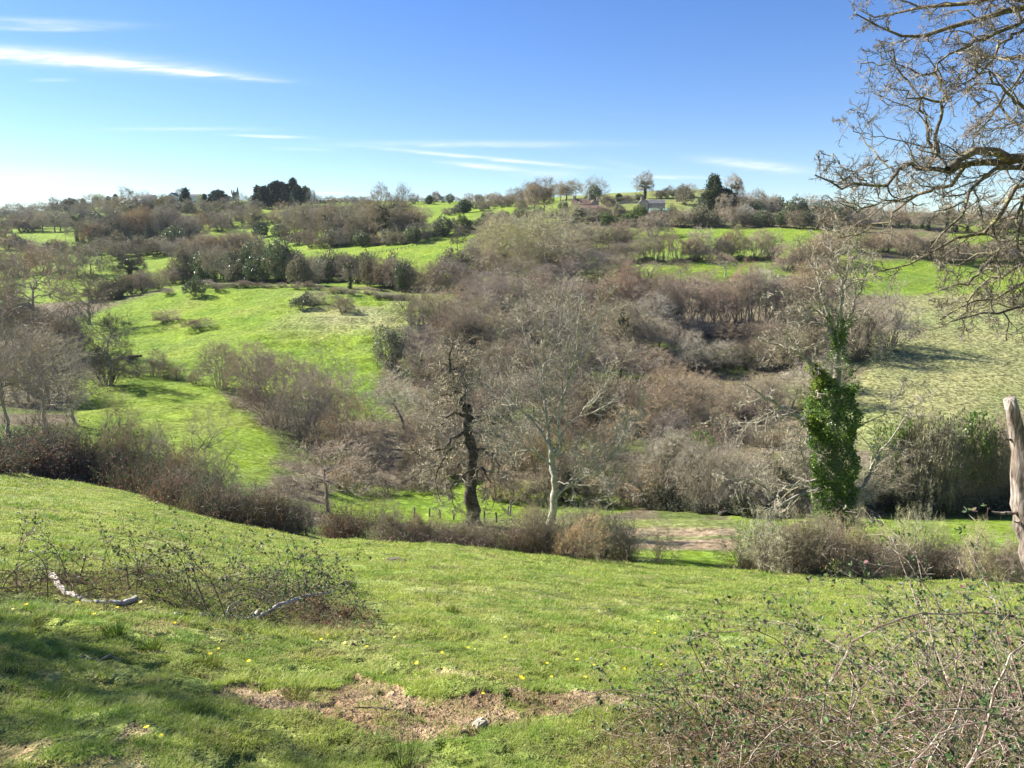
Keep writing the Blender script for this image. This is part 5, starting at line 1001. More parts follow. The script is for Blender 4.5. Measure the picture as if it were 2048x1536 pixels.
log_obj('dead_branch', 'thin grey dead branch lying flat below the middle of the near brambles', 'dead branch', [(350,1232),(410,1234),(450,1230),(490,1236),(520,1222)], [.010,.016,.018,.018,.010], seed=10, mat='palewood', side=[([(450,1230),(470,1222),(485,1222)], .01)])
log_obj('dead_branch', 'long pale dead branch propped at an angle at the right end of the near brambles', 'dead branch', [(515,1240),(560,1232),(610,1228),(668,1224)], [.022,.022,.020,.012], seed=11, lift=.40, mat='palewood')
log_obj('fallen_stick', 'short dark stick lying alone on the open near slope', 'stick', [(776,1126),(790,1128),(812,1130)], [.035,.05,.03], seed=12, mat='bark_dark')
log_obj('fallen_stick', 'thin dark stick in the shaded grass at the lower left', 'stick', [(155,1309),(185,1316),(215,1317),(245,1319)], [.006,.01,.009,.005], seed=13, mat='bark_grey')
log_obj('fallen_stick', 'thin twig lying across the bare soil', 'stick', [(700,1432),(740,1427),(770,1428),(795,1432)], [.003,.004,.005,.003], seed=14, mat='bark_dark')
log_obj('fallen_log', 'dark log lying in deep shade left of the ivy-clad trunk', 'log', [(1440,1032),(1480,1028),(1530,1026),(1570,1028)], [.28,.34,.3,.2], seed=15, near=False, mat='bark_dark', lift=.2)
log_obj('dead_branch', 'heap of dead branches at the lower left corner of the meadow spur', 'dead branch', [(256,724),(268,718),(284,716)], [.2,.4,.2], seed=16, near=False, mat='bark_dark', lift=.5)
def stone():
    rng = np.random.default_rng(3); x, y = gpt(960, 1442); n = 12; a = np.arange(n) * 2 * pi / n; r = .05 * rng.uniform(.75, 1.2, n)
    V = [np.stack([np.cos(a) * r * k * 1.2, np.sin(a) * r * k * .8, np.full(n, z) + rng.normal(0, .003, n)], 1) for k, z in ((.9, -.02), (1, .012), (.8, .034), (.3, .04))]; V = np.concatenate(V)
    Fq = np.array([[k * n + i, k * n + (i + 1) % n, (k + 1) * n + (i + 1) % n, (k + 1) * n + i] for k in range(3) for i in range(n)]); me = mk_mesh('flat_stone', V, [Fq, np.arange(3 * n, 4 * n)[None]], M['stone'])
    o = ob('flat_stone', me, loc=(x, y, float(Hn(x, y)) + .01)); o.rotation_euler = (.15, -.2, .4); tag(o, 'pale flat stone lying on the edge of the bare soil', 'stone')
M['stone'] = bark_mat('pale stone', (.34,.30,.20), (.46,.41,.29), 20, var=0, bump=.3)
stone()

# ------------------------------------------------------------------ fences
M['post'] = bark_mat('weathered fence wood', (.12,.095,.07), (.27,.235,.19), 5, var=.1, bump=.3)
def fence(name, label, posts, r, rails, railr, cat='fence', D=None, dmin=40):
    """posts: (u, v foot, v top); rails: pairs of post indices with heights"""
    tops, g0 = [], None; P0 = None
    for i, (u, b, t) in enumerate(posts):
        x, y = hit(u, b, dmin); z = float(H(x, y)); h = max(y * E(t) - z, .3)
        if P0 is None: P0 = np.array([x, y, z]); e = empty(name, P0, label, cat)
        g = Geo(); rng = np.random.default_rng(i); tubes((np.array([[x, y, z - .3], [x + rng.normal(0, .02), y, z + h * .6], [x + rng.normal(0, .05), y, z + h]]) - P0)[None], np.array([[r, r, r * .9]]), 8, g)
        s = np.arange(8); g.F.setdefault(8, []).append((16 + s)[None]); ob('post', g.mesh('post', M['post']), e); tops.append((np.array([x, y, z]) - P0, h))
    if rails:
        g = Geo()
        for (a, b, fa, fb) in rails:
            A, ha = tops[a]; B, hb = tops[b]; q = np.linspace(0, 1, 6)[:, None]; p = (A + [0, 0, ha * fa]) * (1 - q) + (B + [0, 0, hb * fb]) * q; tubes(p[None], np.full((1, 6), railr), 5, g)
        ob('wire' if railr < .03 else 'rail', g.mesh('wire', M['post']), e)
fence('wooden_fence', 'broken run of dark wooden fence posts beside the dead-topped oak', [(829,1036,1014),(859,1034,1016),(880,1037,1018),(907,1040,1020),(969,1046,1021),(993,1046,1024),(1016,1031,1011),(1021,1033,1002),(1054,1008,980)], .09, [(7,8,.75,.85),(7,5,.3,.5)], .04)
_p = [(int(u), float(v), float(v) - 5) for u, v in zip(np.linspace(728, 886, 22), np.interp(np.linspace(728, 886, 22), [728, 800, 860, 886], [513, 500, 486, 474]))]
fence('field_fence', 'dark post fence running diagonally across the sunlit upper field', _p, .12, [(i, i + 1, f, f) for i in range(21) for f in (.9, .5)], .05, dmin=250)
_p = [(int(u), float(v), float(v) - 11) for u, v in zip(np.linspace(262, 420, 13), np.interp(np.linspace(262, 420, 13), [262, 300, 360, 420], [752, 753, 762, 776]))]
fence('wire_fence', 'low post and wire fence along the ditch at the foot of the meadow', _p, .06, [(i, i + 1, f, f) for i in range(12) for f in (.9, .6)], .012, dmin=100)

# ------------------------------------------------------------------ buildings on the ridge
M['wall_stone'] = bark_mat('cream rubble stone', (.34,.28,.20), (.50,.43,.33), .8, var=0, bump=0)
M['wall_white'] = bark_mat('white render', (.62,.61,.58), (.72,.71,.69), .6, var=0, bump=0)
M['roof_red'] = bark_mat('old red brown tiles', (.13,.085,.07), (.22,.15,.12), 1.2, var=0, bump=0)
M['roof_grey'] = bark_mat('grey slates', (.09,.088,.09), (.17,.165,.165), 1.2, var=0, bump=0)
M['roof_green'] = bark_mat('green sheet roof', (.06,.22,.16), (.09,.28,.2), 1, var=0, bump=0)
M['glass'] = bark_mat('dark window', (.02,.022,.025), (.04,.045,.05), 1, var=0, rough=.15, bump=0)
def box(g, x0, x1, y0, y1, z0, z1):
    V = np.array([[x, y, z] for z in (z0, z1) for y in (y0, y1) for x in (x0, x1)], float); g.add(V, np.array([[0, 2, 3, 1], [4, 5, 7, 6], [0, 1, 5, 4], [2, 6, 7, 3], [0, 4, 6, 2], [1, 3, 7, 5]]))
def house(label, u0, u1, vb, ve, vr, D, dep, wall, roof, axis='x', chim=(), wins=(), name='cottage', cat='house', ohang=.3, rz=0, dmin=300):
    x0, x1 = W(u0, vb, D)[0], W(u1, vb, D)[0]; cx = (x0 + x1) / 2; hw = (x1 - x0) / 2; zb = D * E(vb); gz = min(zb, float(H(cx, D)), float(H(cx, D + dep))); ze, zr = D * E(ve), D * E(vr)
    e = empty(name, (cx, D, gz), label, cat, rz=rz); ze -= gz; zr -= gz; g = Geo(); box(g, -hw, hw, 0, dep, -.3, ze)
    if axis == 'x':
        for s in (-1, 1): g.add(np.array([[s * hw, 0, ze], [s * hw, dep, ze], [s * hw, dep / 2, zr - .15]], float), np.array([[0, 1, 2]]))
    else:
        for y in (0, dep): g.add(np.array([[-hw, y, ze], [hw, y, ze], [0, y, zr - .15]], float), np.array([[0, 1, 2]]))
    ob('wall', g.mesh('wall', M[wall]), e); r = Geo(); t = .22
    if axis == 'x':
        for s in (0, 1):
            ye = -ohang if s == 0 else dep + ohang; a = np.array([[-hw - ohang, ye, ze - .15], [hw + ohang, ye, ze - .15], [hw + ohang, dep / 2, zr], [-hw - ohang, dep / 2, zr]]); V = np.concatenate([a, a + [0, 0, t]]); r.add(V, np.array([[0, 1, 2, 3], [7, 6, 5, 4], [0, 4, 5, 1], [1, 5, 6, 2], [2, 6, 7, 3], [3, 7, 4, 0]]))
    else:
        for s in (-1, 1):
            a = np.array([[s * (hw + ohang), -ohang, ze - .15], [s * (hw + ohang), dep + ohang, ze - .15], [0, dep + ohang, zr], [0, -ohang, zr]]); V = np.concatenate([a, a + [0, 0, t]]); r.add(V, np.array([[0, 1, 2, 3], [7, 6, 5, 4], [0, 4, 5, 1], [1, 5, 6, 2], [2, 6, 7, 3], [3, 7, 4, 0]]))
    ro = ob('roof', r.mesh('roof', M[roof]), e)
    for (fx, h) in chim:
        c = Geo(); px = -hw + fx * 2 * hw; py = dep / 2 if axis == 'x' else .8; box(c, px - .55, px + .55, py - .5, py + .5, zr - 1., zr + h); box(c, px - .2, px + .2, py - .2, py + .2, zr + h + .003, zr + h + .4); co = ob('chimney', c.mesh('chimney', M[wall]), ro)
    for (fx, fz, w, h) in wins:
        c = Geo(); px = -hw + fx * 2 * hw; pz = ze * fz; box(c, px - w / 2, px + w / 2, -.06, .05, pz - h / 2, pz + h / 2); wo = ob('window', c.mesh('window', M['glass']), e)
        c = Geo(); box(c, px - w / 2 - .12, px + w / 2 + .12, -.12, -.003, pz - h / 2 - .15, pz - h / 2 - .003); ob('sill', c.mesh('sill', M['wall_white']), wo)
    return e
house('stone cottage with red brown roof and a chimney at each gable on the ridge', 1146,1181,417,409,398,372,6.5,'wall_stone','roof_red',chim=((.08,1.6),(.96,2.6)),wins=((.25,.55,1,1.2),(.5,.55,1,1.2),(.75,.55,1,1.2)))
house('narrow stone gable wing with its own chimney at the right end of the chimneyed cottage', 1182,1197,417,408,399,374,8,'wall_stone','roof_red',axis='y',chim=((.9,1.2),),wins=((.5,.5,1,1.2),))
house('pale stone barn gable facing left of the dark slate roof on the ridge', 1279,1296,413,405,397,380,5,'wall_stone','roof_grey',axis='y',chim=((.3,.6),),wins=((.5,.4,1.2,1.6),),name='barn',cat='barn')
house('long stone barn with dark slate roof running right from the pale gable', 1297,1330,414,407,399,383,7,'wall_stone','roof_grey',wins=((.3,.5,1,1),(.7,.5,1,1)),name='barn',cat='barn')
house('long low shed with a bright green sheet roof below the slate barn', 1301,1347,427,421,417,366,5,'wall_white','roof_green',name='shed',cat='shed')
house('low pinkish stone outbuilding in front of the chimneyed cottage', 1160,1206,424,416,411,366,4,'wall_stone','roof_red',wins=((.3,.5,1,1),),name='outbuilding',cat='outbuilding')
house('white bungalow with a dark roof at the left of the hilltop village', 283,306,398,393,389,700,9,'wall_white','roof_grey',name='bungalow',wins=((.3,.5,2,1.2),(.7,.5,2,1.2)))
house('white gabled house between the yellow willow and the spreading fir', 336,352,400,392,385,690,9,'wall_white','roof_grey',axis='y',name='house',wins=((.5,.5,2,1.4),))
house('long white roofed house behind the spreading fir on the hilltop', 356,398,400,393,388,720,9,'wall_white','roof_grey',name='house',wins=((.3,.5,2,1.2),(.8,.5,2,1.2)))
house('small white gabled house between the church tower and the pine clump', 498,508,404,398,391,690,8,'wall_white','roof_grey',axis='y',name='house',wins=((.5,.5,1.5,1.2),))
house('small tan gabled house behind the church trees', 450,460,402,395,391,760,8,'wall_stone','roof_red',axis='y',name='house',wins=((.5,.5,1.5,1.2),))
house('low white roofed shed just right of the pine clump', 608,626,406,404.5,402.5,640,6,'wall_white','wall_white',name='shed',cat='shed')
house('longer low white roofed shed farther right of the pine clump', 634,655,406,404.5,402.5,640,6,'wall_white','wall_white',name='shed',cat='shed')
def church():
    D = 880; x0, x1 = W(464, 390, D)[0], W(474.5, 390, D)[0]; w = (x1 - x0) / 2; cx = (x0 + x1) / 2; gz = float(H(cx, D)); e = empty('church_tower', (cx, D, gz), 'square stone church tower with corner pinnacles on the far left skyline', 'church tower')
    zt = D * E(385.5) - gz; g = Geo(); box(g, -w, w, 0, 2 * w, -1, zt); box(g, -w - .2, w + .2, -.2, 2 * w + .2, zt * .62, zt * .62 + .4)
    for i in range(5):
        for y in (0, 2 * w - .5): box(g, -w + i * w * .45, -w + i * w * .45 + w * .2, y, y + .5, zt + .003, zt + 1.1)
    ob('wall', g.mesh('wall', M['wall_church']), e)
    for (x, y, h, r) in ((-w, 0, 4.2, .55), (w, 0, 4.2, .55), (-w, 2 * w, 4.2, .55), (w * .5, 2 * w, 8., .8)):
        g = Geo(); box(g, x - r, x + r, y - r, y + r, zt - 2, zt + h * .4); V = np.array([[x - r, y - r, zt + h * .4], [x + r, y - r, zt + h * .4], [x + r, y + r, zt + h * .4], [x - r, y + r, zt + h * .4], [x, y, zt + h]]); g.add(V, np.array([[0, 1, 4], [1, 2, 4], [2, 3, 4], [3, 0, 4]])); ob('pinnacle', g.mesh('pinnacle', M['wall_church']), e)
    g = Geo(); box(g, -1, 1, -.26, -.205, zt * .7, zt * .9); ob('belfry_window', g.mesh('belfry_window', M['glass']), e)
M['wall_church'] = bark_mat('grey brown church stone', (.14,.11,.10), (.22,.18,.16), .5, var=0, bump=0)
church()
def walls():
    for (lab, pts, h, mat, nm, cat) in (('long pale stone garden wall running left of the stone barn', [(1212,411),(1245,408),(1280,407)], 1.2, 'wall_stone', 'stone_wall', 'wall'),):
        g = Geo(); P = [];
        for u, v in pts: x, y = hit(u, v, 330); P.append((x, y, float(H(x, y))))
        for a, b in zip(P[:-1], P[1:]):
            V = np.array([[a[0], a[1], a[2] - .3], [b[0], b[1], b[2] - .3], [b[0], b[1] + .5, b[2] - .3], [a[0], a[1] + .5, a[2] - .3]]); V = np.concatenate([V, V + [0, 0, h + .3]]); g.add(V, np.array([[3, 2, 1, 0], [4, 5, 6, 7], [0, 1, 5, 4], [1, 2, 6, 5], [2, 3, 7, 6], [3, 0, 4, 7]]))
        tag(ob(nm, g.mesh(nm, M[mat])), lab, cat)
    rng = np.random.default_rng(5); x0 = W(1137, 436, 362)[0]; x1 = W(1178, 436, 362)[0]; z = float(H((x0 + x1) / 2, 362)); n = 6000; C = np.stack([rng.uniform(0, x1 - x0, n), rng.uniform(0, 1.5, n), rng.uniform(0, 1.9, n)], 1); g = Geo(); leaves(rng, C, .35, g); gs = Geo(); P = np.stack([np.stack([np.linspace(.3, x1 - x0 - .3, 14), np.full(14, .7), np.full(14, -.3)], 1), np.stack([np.linspace(.3, x1 - x0 - .3, 14), np.full(14, .7), np.full(14, 1.6)], 1)], 1); tubes(P, np.full((14, 2), .05), 5, gs)
    e = empty('clipped_hedge', (x0, 362, z), 'neatly clipped bright green hedge in front of the chimneyed cottage', 'hedge'); ob('leaves', g.mesh('leaves', M['leaf_green']), e); ob('stems', gs.mesh('stems', M['bark_far']), e)
    x, y = hit(1271, 404, 380); z = float(H(x, y)); g = Geo(); tubes(np.array([[[0, 0, -.5], [0, 0, y * E(385) - z]]]), np.array([[.16, .12]]), 8, g); box(g, -.8, .8, -.06, .06, y * E(387) - z, y * E(387) - z + .15)
    tag(ob('utility_pole', g.mesh('utility_pole', M['post']), loc=(x, y, z)), 'thin wooden utility pole on the skyline just left of the stone barn', 'pole')
walls()

# ------------------------------------------------------------------ near brambles
def two_sided(name, c1, c2, c3, back):
    m = leaf_mat(name, c1, c2, c3, rough=.52, trans=.25, spec=.35, var=0); nt = m.node_tree; N, L = nt.nodes, nt.links
    b = [n for n in N if n.type == 'BSDF_PRINCIPLED'][0]; src = b.inputs['Base Color'].links[0].from_socket; geo = N.new('ShaderNodeNewGeometry')
    mx = N.new('ShaderNodeMix'); mx.data_type = 'RGBA'; L.new(geo.outputs['Backfacing'], mx.inputs[0]); L.new(src, mx.inputs[6]); mx.inputs[7].default_value = (*back, 1); L.new(mx.outputs[2], b.inputs['Base Color']); return m
M['leaf_near'] = two_sided('bramble leaf', (.04,.075,.02), (.12,.18,.05), (.20,.10,.10), (.17,.19,.13))
M['cane_near'] = bark_mat('bramble cane', (.115,.06,.04), (.29,.20,.13), 14, var=0, spot=(.46,.39,.28), spotamt=.45, bump=0)
M['cane_dark'] = bark_mat('dark bramble cane', (.06,.04,.03), (.20,.14,.10), 14, var=0, spot=(.34,.28,.20), spotamt=.38, bump=0)
M['straw'] = leaf_mat('dry straw', (.17,.13,.065), (.36,.285,.16), rough=.8, trans=.2, spec=.1, var=0)
def leaflets(rng, S, T, size, g):
    """trifoliate leaves: S nodes, T cane direction"""
    N = len(S); out = norm(rng.normal(0, 1, (N, 3)) + np.array([0, 0, .35])); pet = norm(np.cross(np.cross(T, out), T) + T * .4)
    sz = size * rng.uniform(.6, 1.25, N)
    B = S + pet * (sz * .7)[:, None]
    for k, an in enumerate((-1.1, 0, 1.1)):
        nrm = norm(rng.normal(0, .5, (N, 3)) + np.array([0, 0, 1.])); side = norm(np.cross(pet, nrm)); d = norm(pet * cos(an) + side * sin(an) + np.array([0, 0, -.18])); s = norm(np.cross(d, nrm)); n = np.cross(s, d); q = (sz * (1 if k == 1 else .8))[:, None]
        pts = [B, B + (d * .30 + s * .30 + n * .10) * q, B + (d * .72 + s * .27 + n * .08) * q, B + d * q * 1.05, B + (d * .72 - s * .27 + n * .08) * q, B + (d * .30 - s * .30 + n * .10) * q]
        V = np.stack(pts, 1).reshape(-1, 3); b = (np.arange(N) * 6)[:, None]; g.add(V, np.concatenate([b + np.array([[0, 1, 2, 3]]), b + np.array([[0, 3, 4, 5]])], 0))
def near_bramble(label, foot, n, hgt, L, seed, leafn, lsz, tr=(), D=None, lean=(0, 0), twn=5, straw=0, cane=.0048, matc='cane_near', dead=0, thin=0):
    """foot: photo polygon of rooting points on the near turf"""
    rng = np.random.default_rng(seed); S = []
    fx = [gpt(u, v) for u, v in foot]; xs, ys = zip(*fx)
    while len(S) < n:
        x, y = rng.uniform(min(xs), max(xs)), rng.uniform(min(ys), max(ys))
        if poly_mask(np.array([x]), np.array([y]), fx)[0]: S.append([x, y, float(H(x, y)) - .03])
    S = np.array(S); org = np.array([S[:, 0].mean(), S[:, 1].mean(), 0]); org[2] = float(H(org[0], org[1])); S = S - org
    gc, gl, gs, gd = Geo(), Geo(), Geo(), Geo(); a = rng.uniform(0, 2 * pi, n); o = rng.uniform(.1, 1.1, n)
    Dv = np.stack([np.cos(a) * o + lean[0], np.sin(a) * o + lean[1], np.ones(n) * rng.uniform(.5, 1.5, n)], 1); Ln = L * rng.uniform(.5, 1.25, n)
    P, R = grow(rng, S, Dv, Ln, cane * rng.uniform(.55, 1.25, n), 14, .09, -.105 / hgt, .35)
    gz = H(P[..., 0] + org[0], P[..., 1] + org[1]) - org[2] + .02; P[..., 2] = np.maximum(P[..., 2], gz)
    ds, dR = [], []
    for pts, r, dd, DD in tr:
        q = traced(pts, DD, dd, 14, rng, .008) - org; ds.append(q); dR.append(np.linspace(r, r * .4, 14))
    if ds: P = np.concatenate([P, np.array(ds)]); R = np.concatenate([R, np.array(dR)]); Ln = np.concatenate([Ln, np.full(len(ds), L)])
    tubes(P, R, 5, gc)
    s = spawn(rng, P, R, Ln, twn, .12, 1, 52, .28, .6, 16, .6, upbias=.2); P1, R1 = grow(rng, *s[:2], s[2], np.full(len(s[0]), cane * .42), 6, .17, -.02, .5); tubes(P1, R1, 4, gc)
    s = spawn(rng, P1, R1, s[2], 3, .2, 1, 50, .45, .7); P2 = np.stack([s[0], s[0] + norm(s[1]) * s[2][:, None]], 1); tubes(P2, np.full((len(P2), 2), cane * .26), 3, gc)
    # thorns
    th = spawn(rng, P, R, Ln, 14, .05, 1, 80, .01, 1.); spikes(th[0], th[0] + norm(th[1]) * .012, .0016, gc)
    A = np.concatenate([P1[:, 2:].reshape(-1, 3), P2[:, 1], P[:, 7:].reshape(-1, 3)]); Tn = np.concatenate([nodes(P1, R1, 2)[1], norm(P2[:, 1] - P2[:, 0]), nodes(P, R, 7)[1]])
    zrel = A[:, 2] - (H(A[:, 0] + org[0], A[:, 1] + org[1]) - org[2]); w = np.clip(zrel / hgt + .12, .04, 1) ** 1.4; j = rng.choice(len(A), min(leafn, len(A) * 2), p=w / w.sum()); leaflets(rng, A[j], Tn[j], lsz, gl)
    if dead:
        j = rng.integers(0, len(A), dead); leaves(rng, A[j] * [1, 1, .6] + rng.normal(0, .02, (dead, 3)), lsz * .8, gd, elong=1.3)
    if straw:
        j = rng.integers(0, n, straw); p = S[j] + rng.normal(0, .25, (straw, 3)) * [1, 1, 0]; p[:, 2] = H(p[:, 0] + org[0], p[:, 1] + org[1]) - org[2] - .01; d = norm(rng.normal(0, 1, (straw, 3)) * [1, 1, .4] + [0, 0, .55]); PS, RS = grow(rng, p, d, rng.uniform(.12, .5, straw), np.full(straw, cane * .3), 5, .16, -.10, .4); tubes(PS, RS, 3, gs)
    e = empty('bramble_bush', org, label, 'bramble')
    ob('canes', gc.mesh('canes', M[matc]), e); ob('leaves', gl.mesh('leaves', M['leaf_near']), e)
    if straw: ob('dry_stems', gs.mesh('dry_stems', M['straw']), e)
    if dead: ob('dead_leaves', gd.mesh('dead_leaves', M['leaf_dead']), e)
    return e
# right foreground
near_bramble('tall tangled bramble filling the lower right corner, densest of the three on the right', [(1640,1536),(1700,1440),(1850,1400),(2100,1390),(2250,1536),(1900,1750)], 210, .8, 1.45, 601, 2800, .032,
    tr=(([(1638,1480),(1648,1400),(1671,1333),(1710,1283),(1765,1248),(1835,1230),(1913,1226),(2048,1236),(2120,1260)], .0075, .3, 3.9), ([(1935,1420),(1905,1300),(1874,1216),(1835,1150),(1800,1108),(1772,1082)], .006, .4, 4.1),
        ([(1975,1450),(1960,1300),(1945,1220),(1925,1150),(1912,1090)], .005, .3, 4.3), ([(1870,1700),(1960,1480),(2010,1340),(2060,1260)], .011, .4, 3.2), ([(2120,1560),(1990,1430),(1880,1420),(1760,1440),(1650,1500)], .006, -.3, 3.3),
        ([(1750,1650),(1850,1500),(1960,1440),(2080,1400)], .008, .3, 3.3), ([(1880,1440),(1770,1290),(1742,1180)], .004, .2, 4.4), ([(2000,1400),(1990,1250),(2010,1150)], .004, .4, 4.4), ([(1700,1440),(1730,1370),(1790,1300),(1840,1260)], .006, .2, 4.0)),
    straw=2200, twn=6, dead=900)
near_bramble('bramble with a high arching cane in the middle of the right foreground', [(1380,1480),(1460,1430),(1640,1420),(1700,1500),(1600,1600),(1400,1600)], 90, .62, 1.15, 602, 1000, .030,
    tr=(([(1470,1560),(1440,1400),(1395,1320),(1375,1285),(1420,1268),(1500,1262),(1560,1285),(1590,1330)], .006, .2, 4.2), ([(1500,1600),(1520,1450),(1560,1330),(1600,1250),(1580,1200),(1556,1180)], .005, .2, 4.3), ([(1460,1600),(1430,1480),(1415,1340),(1440,1290)], .005, .1, 4.1)),
    straw=1200, twn=6, dead=300)
near_bramble('sparse outlying bramble shoots at the left end of the right foreground', [(1250,1536),(1290,1450),(1400,1420),(1440,1520),(1380,1700),(1260,1700)], 18, .5, .9, 603, 180, .030,
    tr=(([(1460,1530),(1400,1490),(1347,1450),(1300,1415),(1262,1392)], .006, .1, 4.2), ([(1435,1480),(1390,1420),(1340,1365),(1292,1330)], .005, .1, 4.3), ([(1440,1540),(1350,1465),(1330,1455)], .004, -.1, 3.9)), straw=900, twn=4)
# left clump
near_bramble('low wiry bramble clump left of the middle near slope, with dark glossy leaves', [(330,1215),(420,1175),(620,1185),(680,1235),(560,1250),(400,1240)], 95, .6, 1.1, 604, 950, .034, straw=1500, cane=.0052, matc='cane_dark', twn=5)
near_bramble('thin bramble shoots around the thick pale dead branch at the far left', [(-40,1185),(60,1150),(330,1160),(380,1215),(200,1205),(20,1200)], 75, .55, 1.0, 605, 600, .032, straw=1300, cane=.0052, matc='cane_dark', twn=5)
near_bramble('arching bramble with drooping tips at the right end of the left clump', [(590,1262),(570,1225),(640,1215),(690,1240),(680,1275)], 14, .45, .9, 606, 330, .036,
    tr=(([(605,1262),(612,1180),(625,1130),(655,1150),(700,1180),(735,1220),(744,1280)], .006, .2, 8.2), ([(603,1262),(598,1180),(585,1110),(565,1065)], .006, 0, 8.3), ([(610,1260),(640,1150),(700,1110),(770,1075),(800,1070)], .004, .3, 8.3), ([(605,1260),(570,1160),(545,1100),(530,1080)], .004, .1, 8.2),
        ([(612,1262),(625,1200),(650,1150),(690,1165),(720,1220),(732,1275)], .004, .2, 8.1), ([(603,1255),(620,1170),(640,1120),(625,1100),(610,1110)], .005, .1, 8.2)), straw=500, cane=.004, matc='cane_dark')
near_bramble('rusty heap of dead stems at the foot of the arching bramble', [(590,1262),(600,1220),(660,1215),(700,1255),(690,1275)], 30, .35, .5, 607, 60, .03, straw=900, cane=.003, dead=1600)

# ------------------------------------------------------------------ turf
M['grass'] = leaf_mat('grass blades', (.25,.35,.035), (.48,.53,.11), (.64,.56,.30), rough=.55, trans=.45, spec=.25, var=0)
def grass_mat():
    m = M['grass']; nt = m.node_tree; N, L = nt.nodes, nt.links; hs = [n for n in N if n.type == 'HUE_SAT'][0]; src = hs.inputs['Color'].links[0].from_socket; geo = N.new('ShaderNodeNewGeometry')
    def nz(sc, lo, hi, d=3):
        n = N.new('ShaderNodeTexNoise'); n.inputs['Scale'].default_value = sc; n.inputs['Detail'].default_value = d; n.inputs['Roughness'].default_value = .65; L.new(geo.outputs['Position'], n.inputs['Vector']); r = N.new('ShaderNodeMapRange'); r.inputs[1].default_value = lo; r.inputs[2].default_value = hi; L.new(n.outputs[0], r.inputs[0]); return r.outputs[0]
    a = N.new('ShaderNodeMix'); a.data_type = 'RGBA'; a.blend_type = 'MULTIPLY'; L.new(nz(1.1, .42, .62, 5), a.inputs[0]); L.new(src, a.inputs[6]); a.inputs[7].default_value = (.52, .70, .55, 1)
    b = N.new('ShaderNodeMix'); b.data_type = 'RGBA'; k = N.new('ShaderNodeMath'); k.operation = 'MULTIPLY'; k.inputs[1].default_value = .62; L.new(nz(2.3, .52, .68, 5), k.inputs[0]); L.new(k.outputs[0], b.inputs[0]); L.new(a.outputs[2], b.inputs[6]); b.inputs[7].default_value = (.46, .37, .17, 1); L.new(b.outputs[2], hs.inputs['Color'])
grass_mat()
def turf():
    rng = np.random.default_rng(700); N = 950000
    l = rng.uniform(math.log(3.0), math.log(26), N); y = np.exp(l); t = rng.uniform(-.78, .78, N); x = t * y
    cl = fbm(x * 5, y * 5, 3, 90); cl2 = fbm(x * .8, y * .8, 3, 92); s = np.zeros(N); m = y < 9; s[m] = soil_amount(x[m], y[m])
    keep = rng.random(N) > s * np.clip(1.25 - .9 * fbm(x * 8, y * 8, 3, 46), .5, .985); keep &= rng.random(N) < np.clip(.35 + (cl - .38) * 3.2, .12, 1); x, y, cl, cl2, l = x[keep], y[keep], cl[keep], cl2[keep], l[keep]; n = len(x)
    tall = np.clip((fbm(x * 1.7, y * 1.7, 3, 93) - .5) * 4, 0, 1) * np.clip((y - 3) / 3, .3, 1)
    h = (.017 + .036 * np.clip(cl - .3, 0, .5) + .034 * tall) * rng.uniform(.5, 1.4, n) * (1 + y * .022); w = .0016 * np.maximum(y / 3.6, 1) ** .95 * rng.uniform(.7, 1.3, n)
    z = Hn(x, y) - .006; a = rng.uniform(0, 2 * pi, n); ln = rng.uniform(.15, .95, n); b = rng.uniform(0, 2 * pi, n)
    d = np.stack([np.cos(b) * ln, np.sin(b) * ln, np.ones(n)], 1); sd = np.stack([np.cos(a), np.sin(a), np.zeros(n)], 1) * w[:, None]; o = np.stack([x, y, z], 1); mid = o + d * (h * .55)[:, None]; tip = o + (d * np.array([1.9, 1.9, .92])) * h[:, None]
    V = np.stack([o - sd, o + sd, mid + sd * .75, mid - sd * .75, tip], 1).reshape(-1, 3); i = (np.arange(n) * 5)[:, None]
    me = mk_mesh('grass', V, [i + np.array([[0, 1, 2, 3]]), i + np.array([[3, 2, 4]])], M['grass']); tag(ob('grass', me), 'short sheep-grazed grass covering the near slope', 'grass', kind='stuff')
    print('blades', n)
turf()
def tuft(name, label, u, v, n, h, mat, cat, spread=.06, seed=1, r=.0014):
    rng = np.random.default_rng(seed); x, y = gpt(u, v); a = rng.uniform(0, 2 * pi, n); o = rng.uniform(.05, .7, n); g = Geo(); S = np.stack([np.cos(a) * spread * rng.random(n), np.sin(a) * spread * rng.random(n), np.full(n, -.01)], 1)
    P, R = grow(rng, S, np.stack([np.cos(a) * o, np.sin(a) * o, np.ones(n)], 1), h * rng.uniform(.5, 1.2, n), np.full(n, r), 7, .05, -.09, .3); tubes(P, R, 3, g); tag(ob(name, g.mesh(name, M[mat]), loc=(x, y, float(Hn(x, y)))), label, cat)
M['rush'] = leaf_mat('blue green rush', (.04,.11,.05), (.10,.20,.08), rough=.5, trans=.2, var=0)
tuft('rush_tuft', 'dark blue green tuft of long narrow leaves at the bottom edge left of centre', 812, 1530, 60, .34, 'rush', 'plant', seed=2)
for k, (u, v) in enumerate([(230,1275),(60,1265),(300,1290),(1460,1185),(1280,1180),(905,1222),(700,1180),(420,1330),(590,1405)]): tuft('grass_tuft', 'ranker dark green tuft of grass standing above the short turf', u, v, 150, .10, 'grass', 'grass tuft', .10, 10 + k, .002); bpy.context.scene.collection.objects[-1]['group'] = 'rank grass tufts on the near slope'
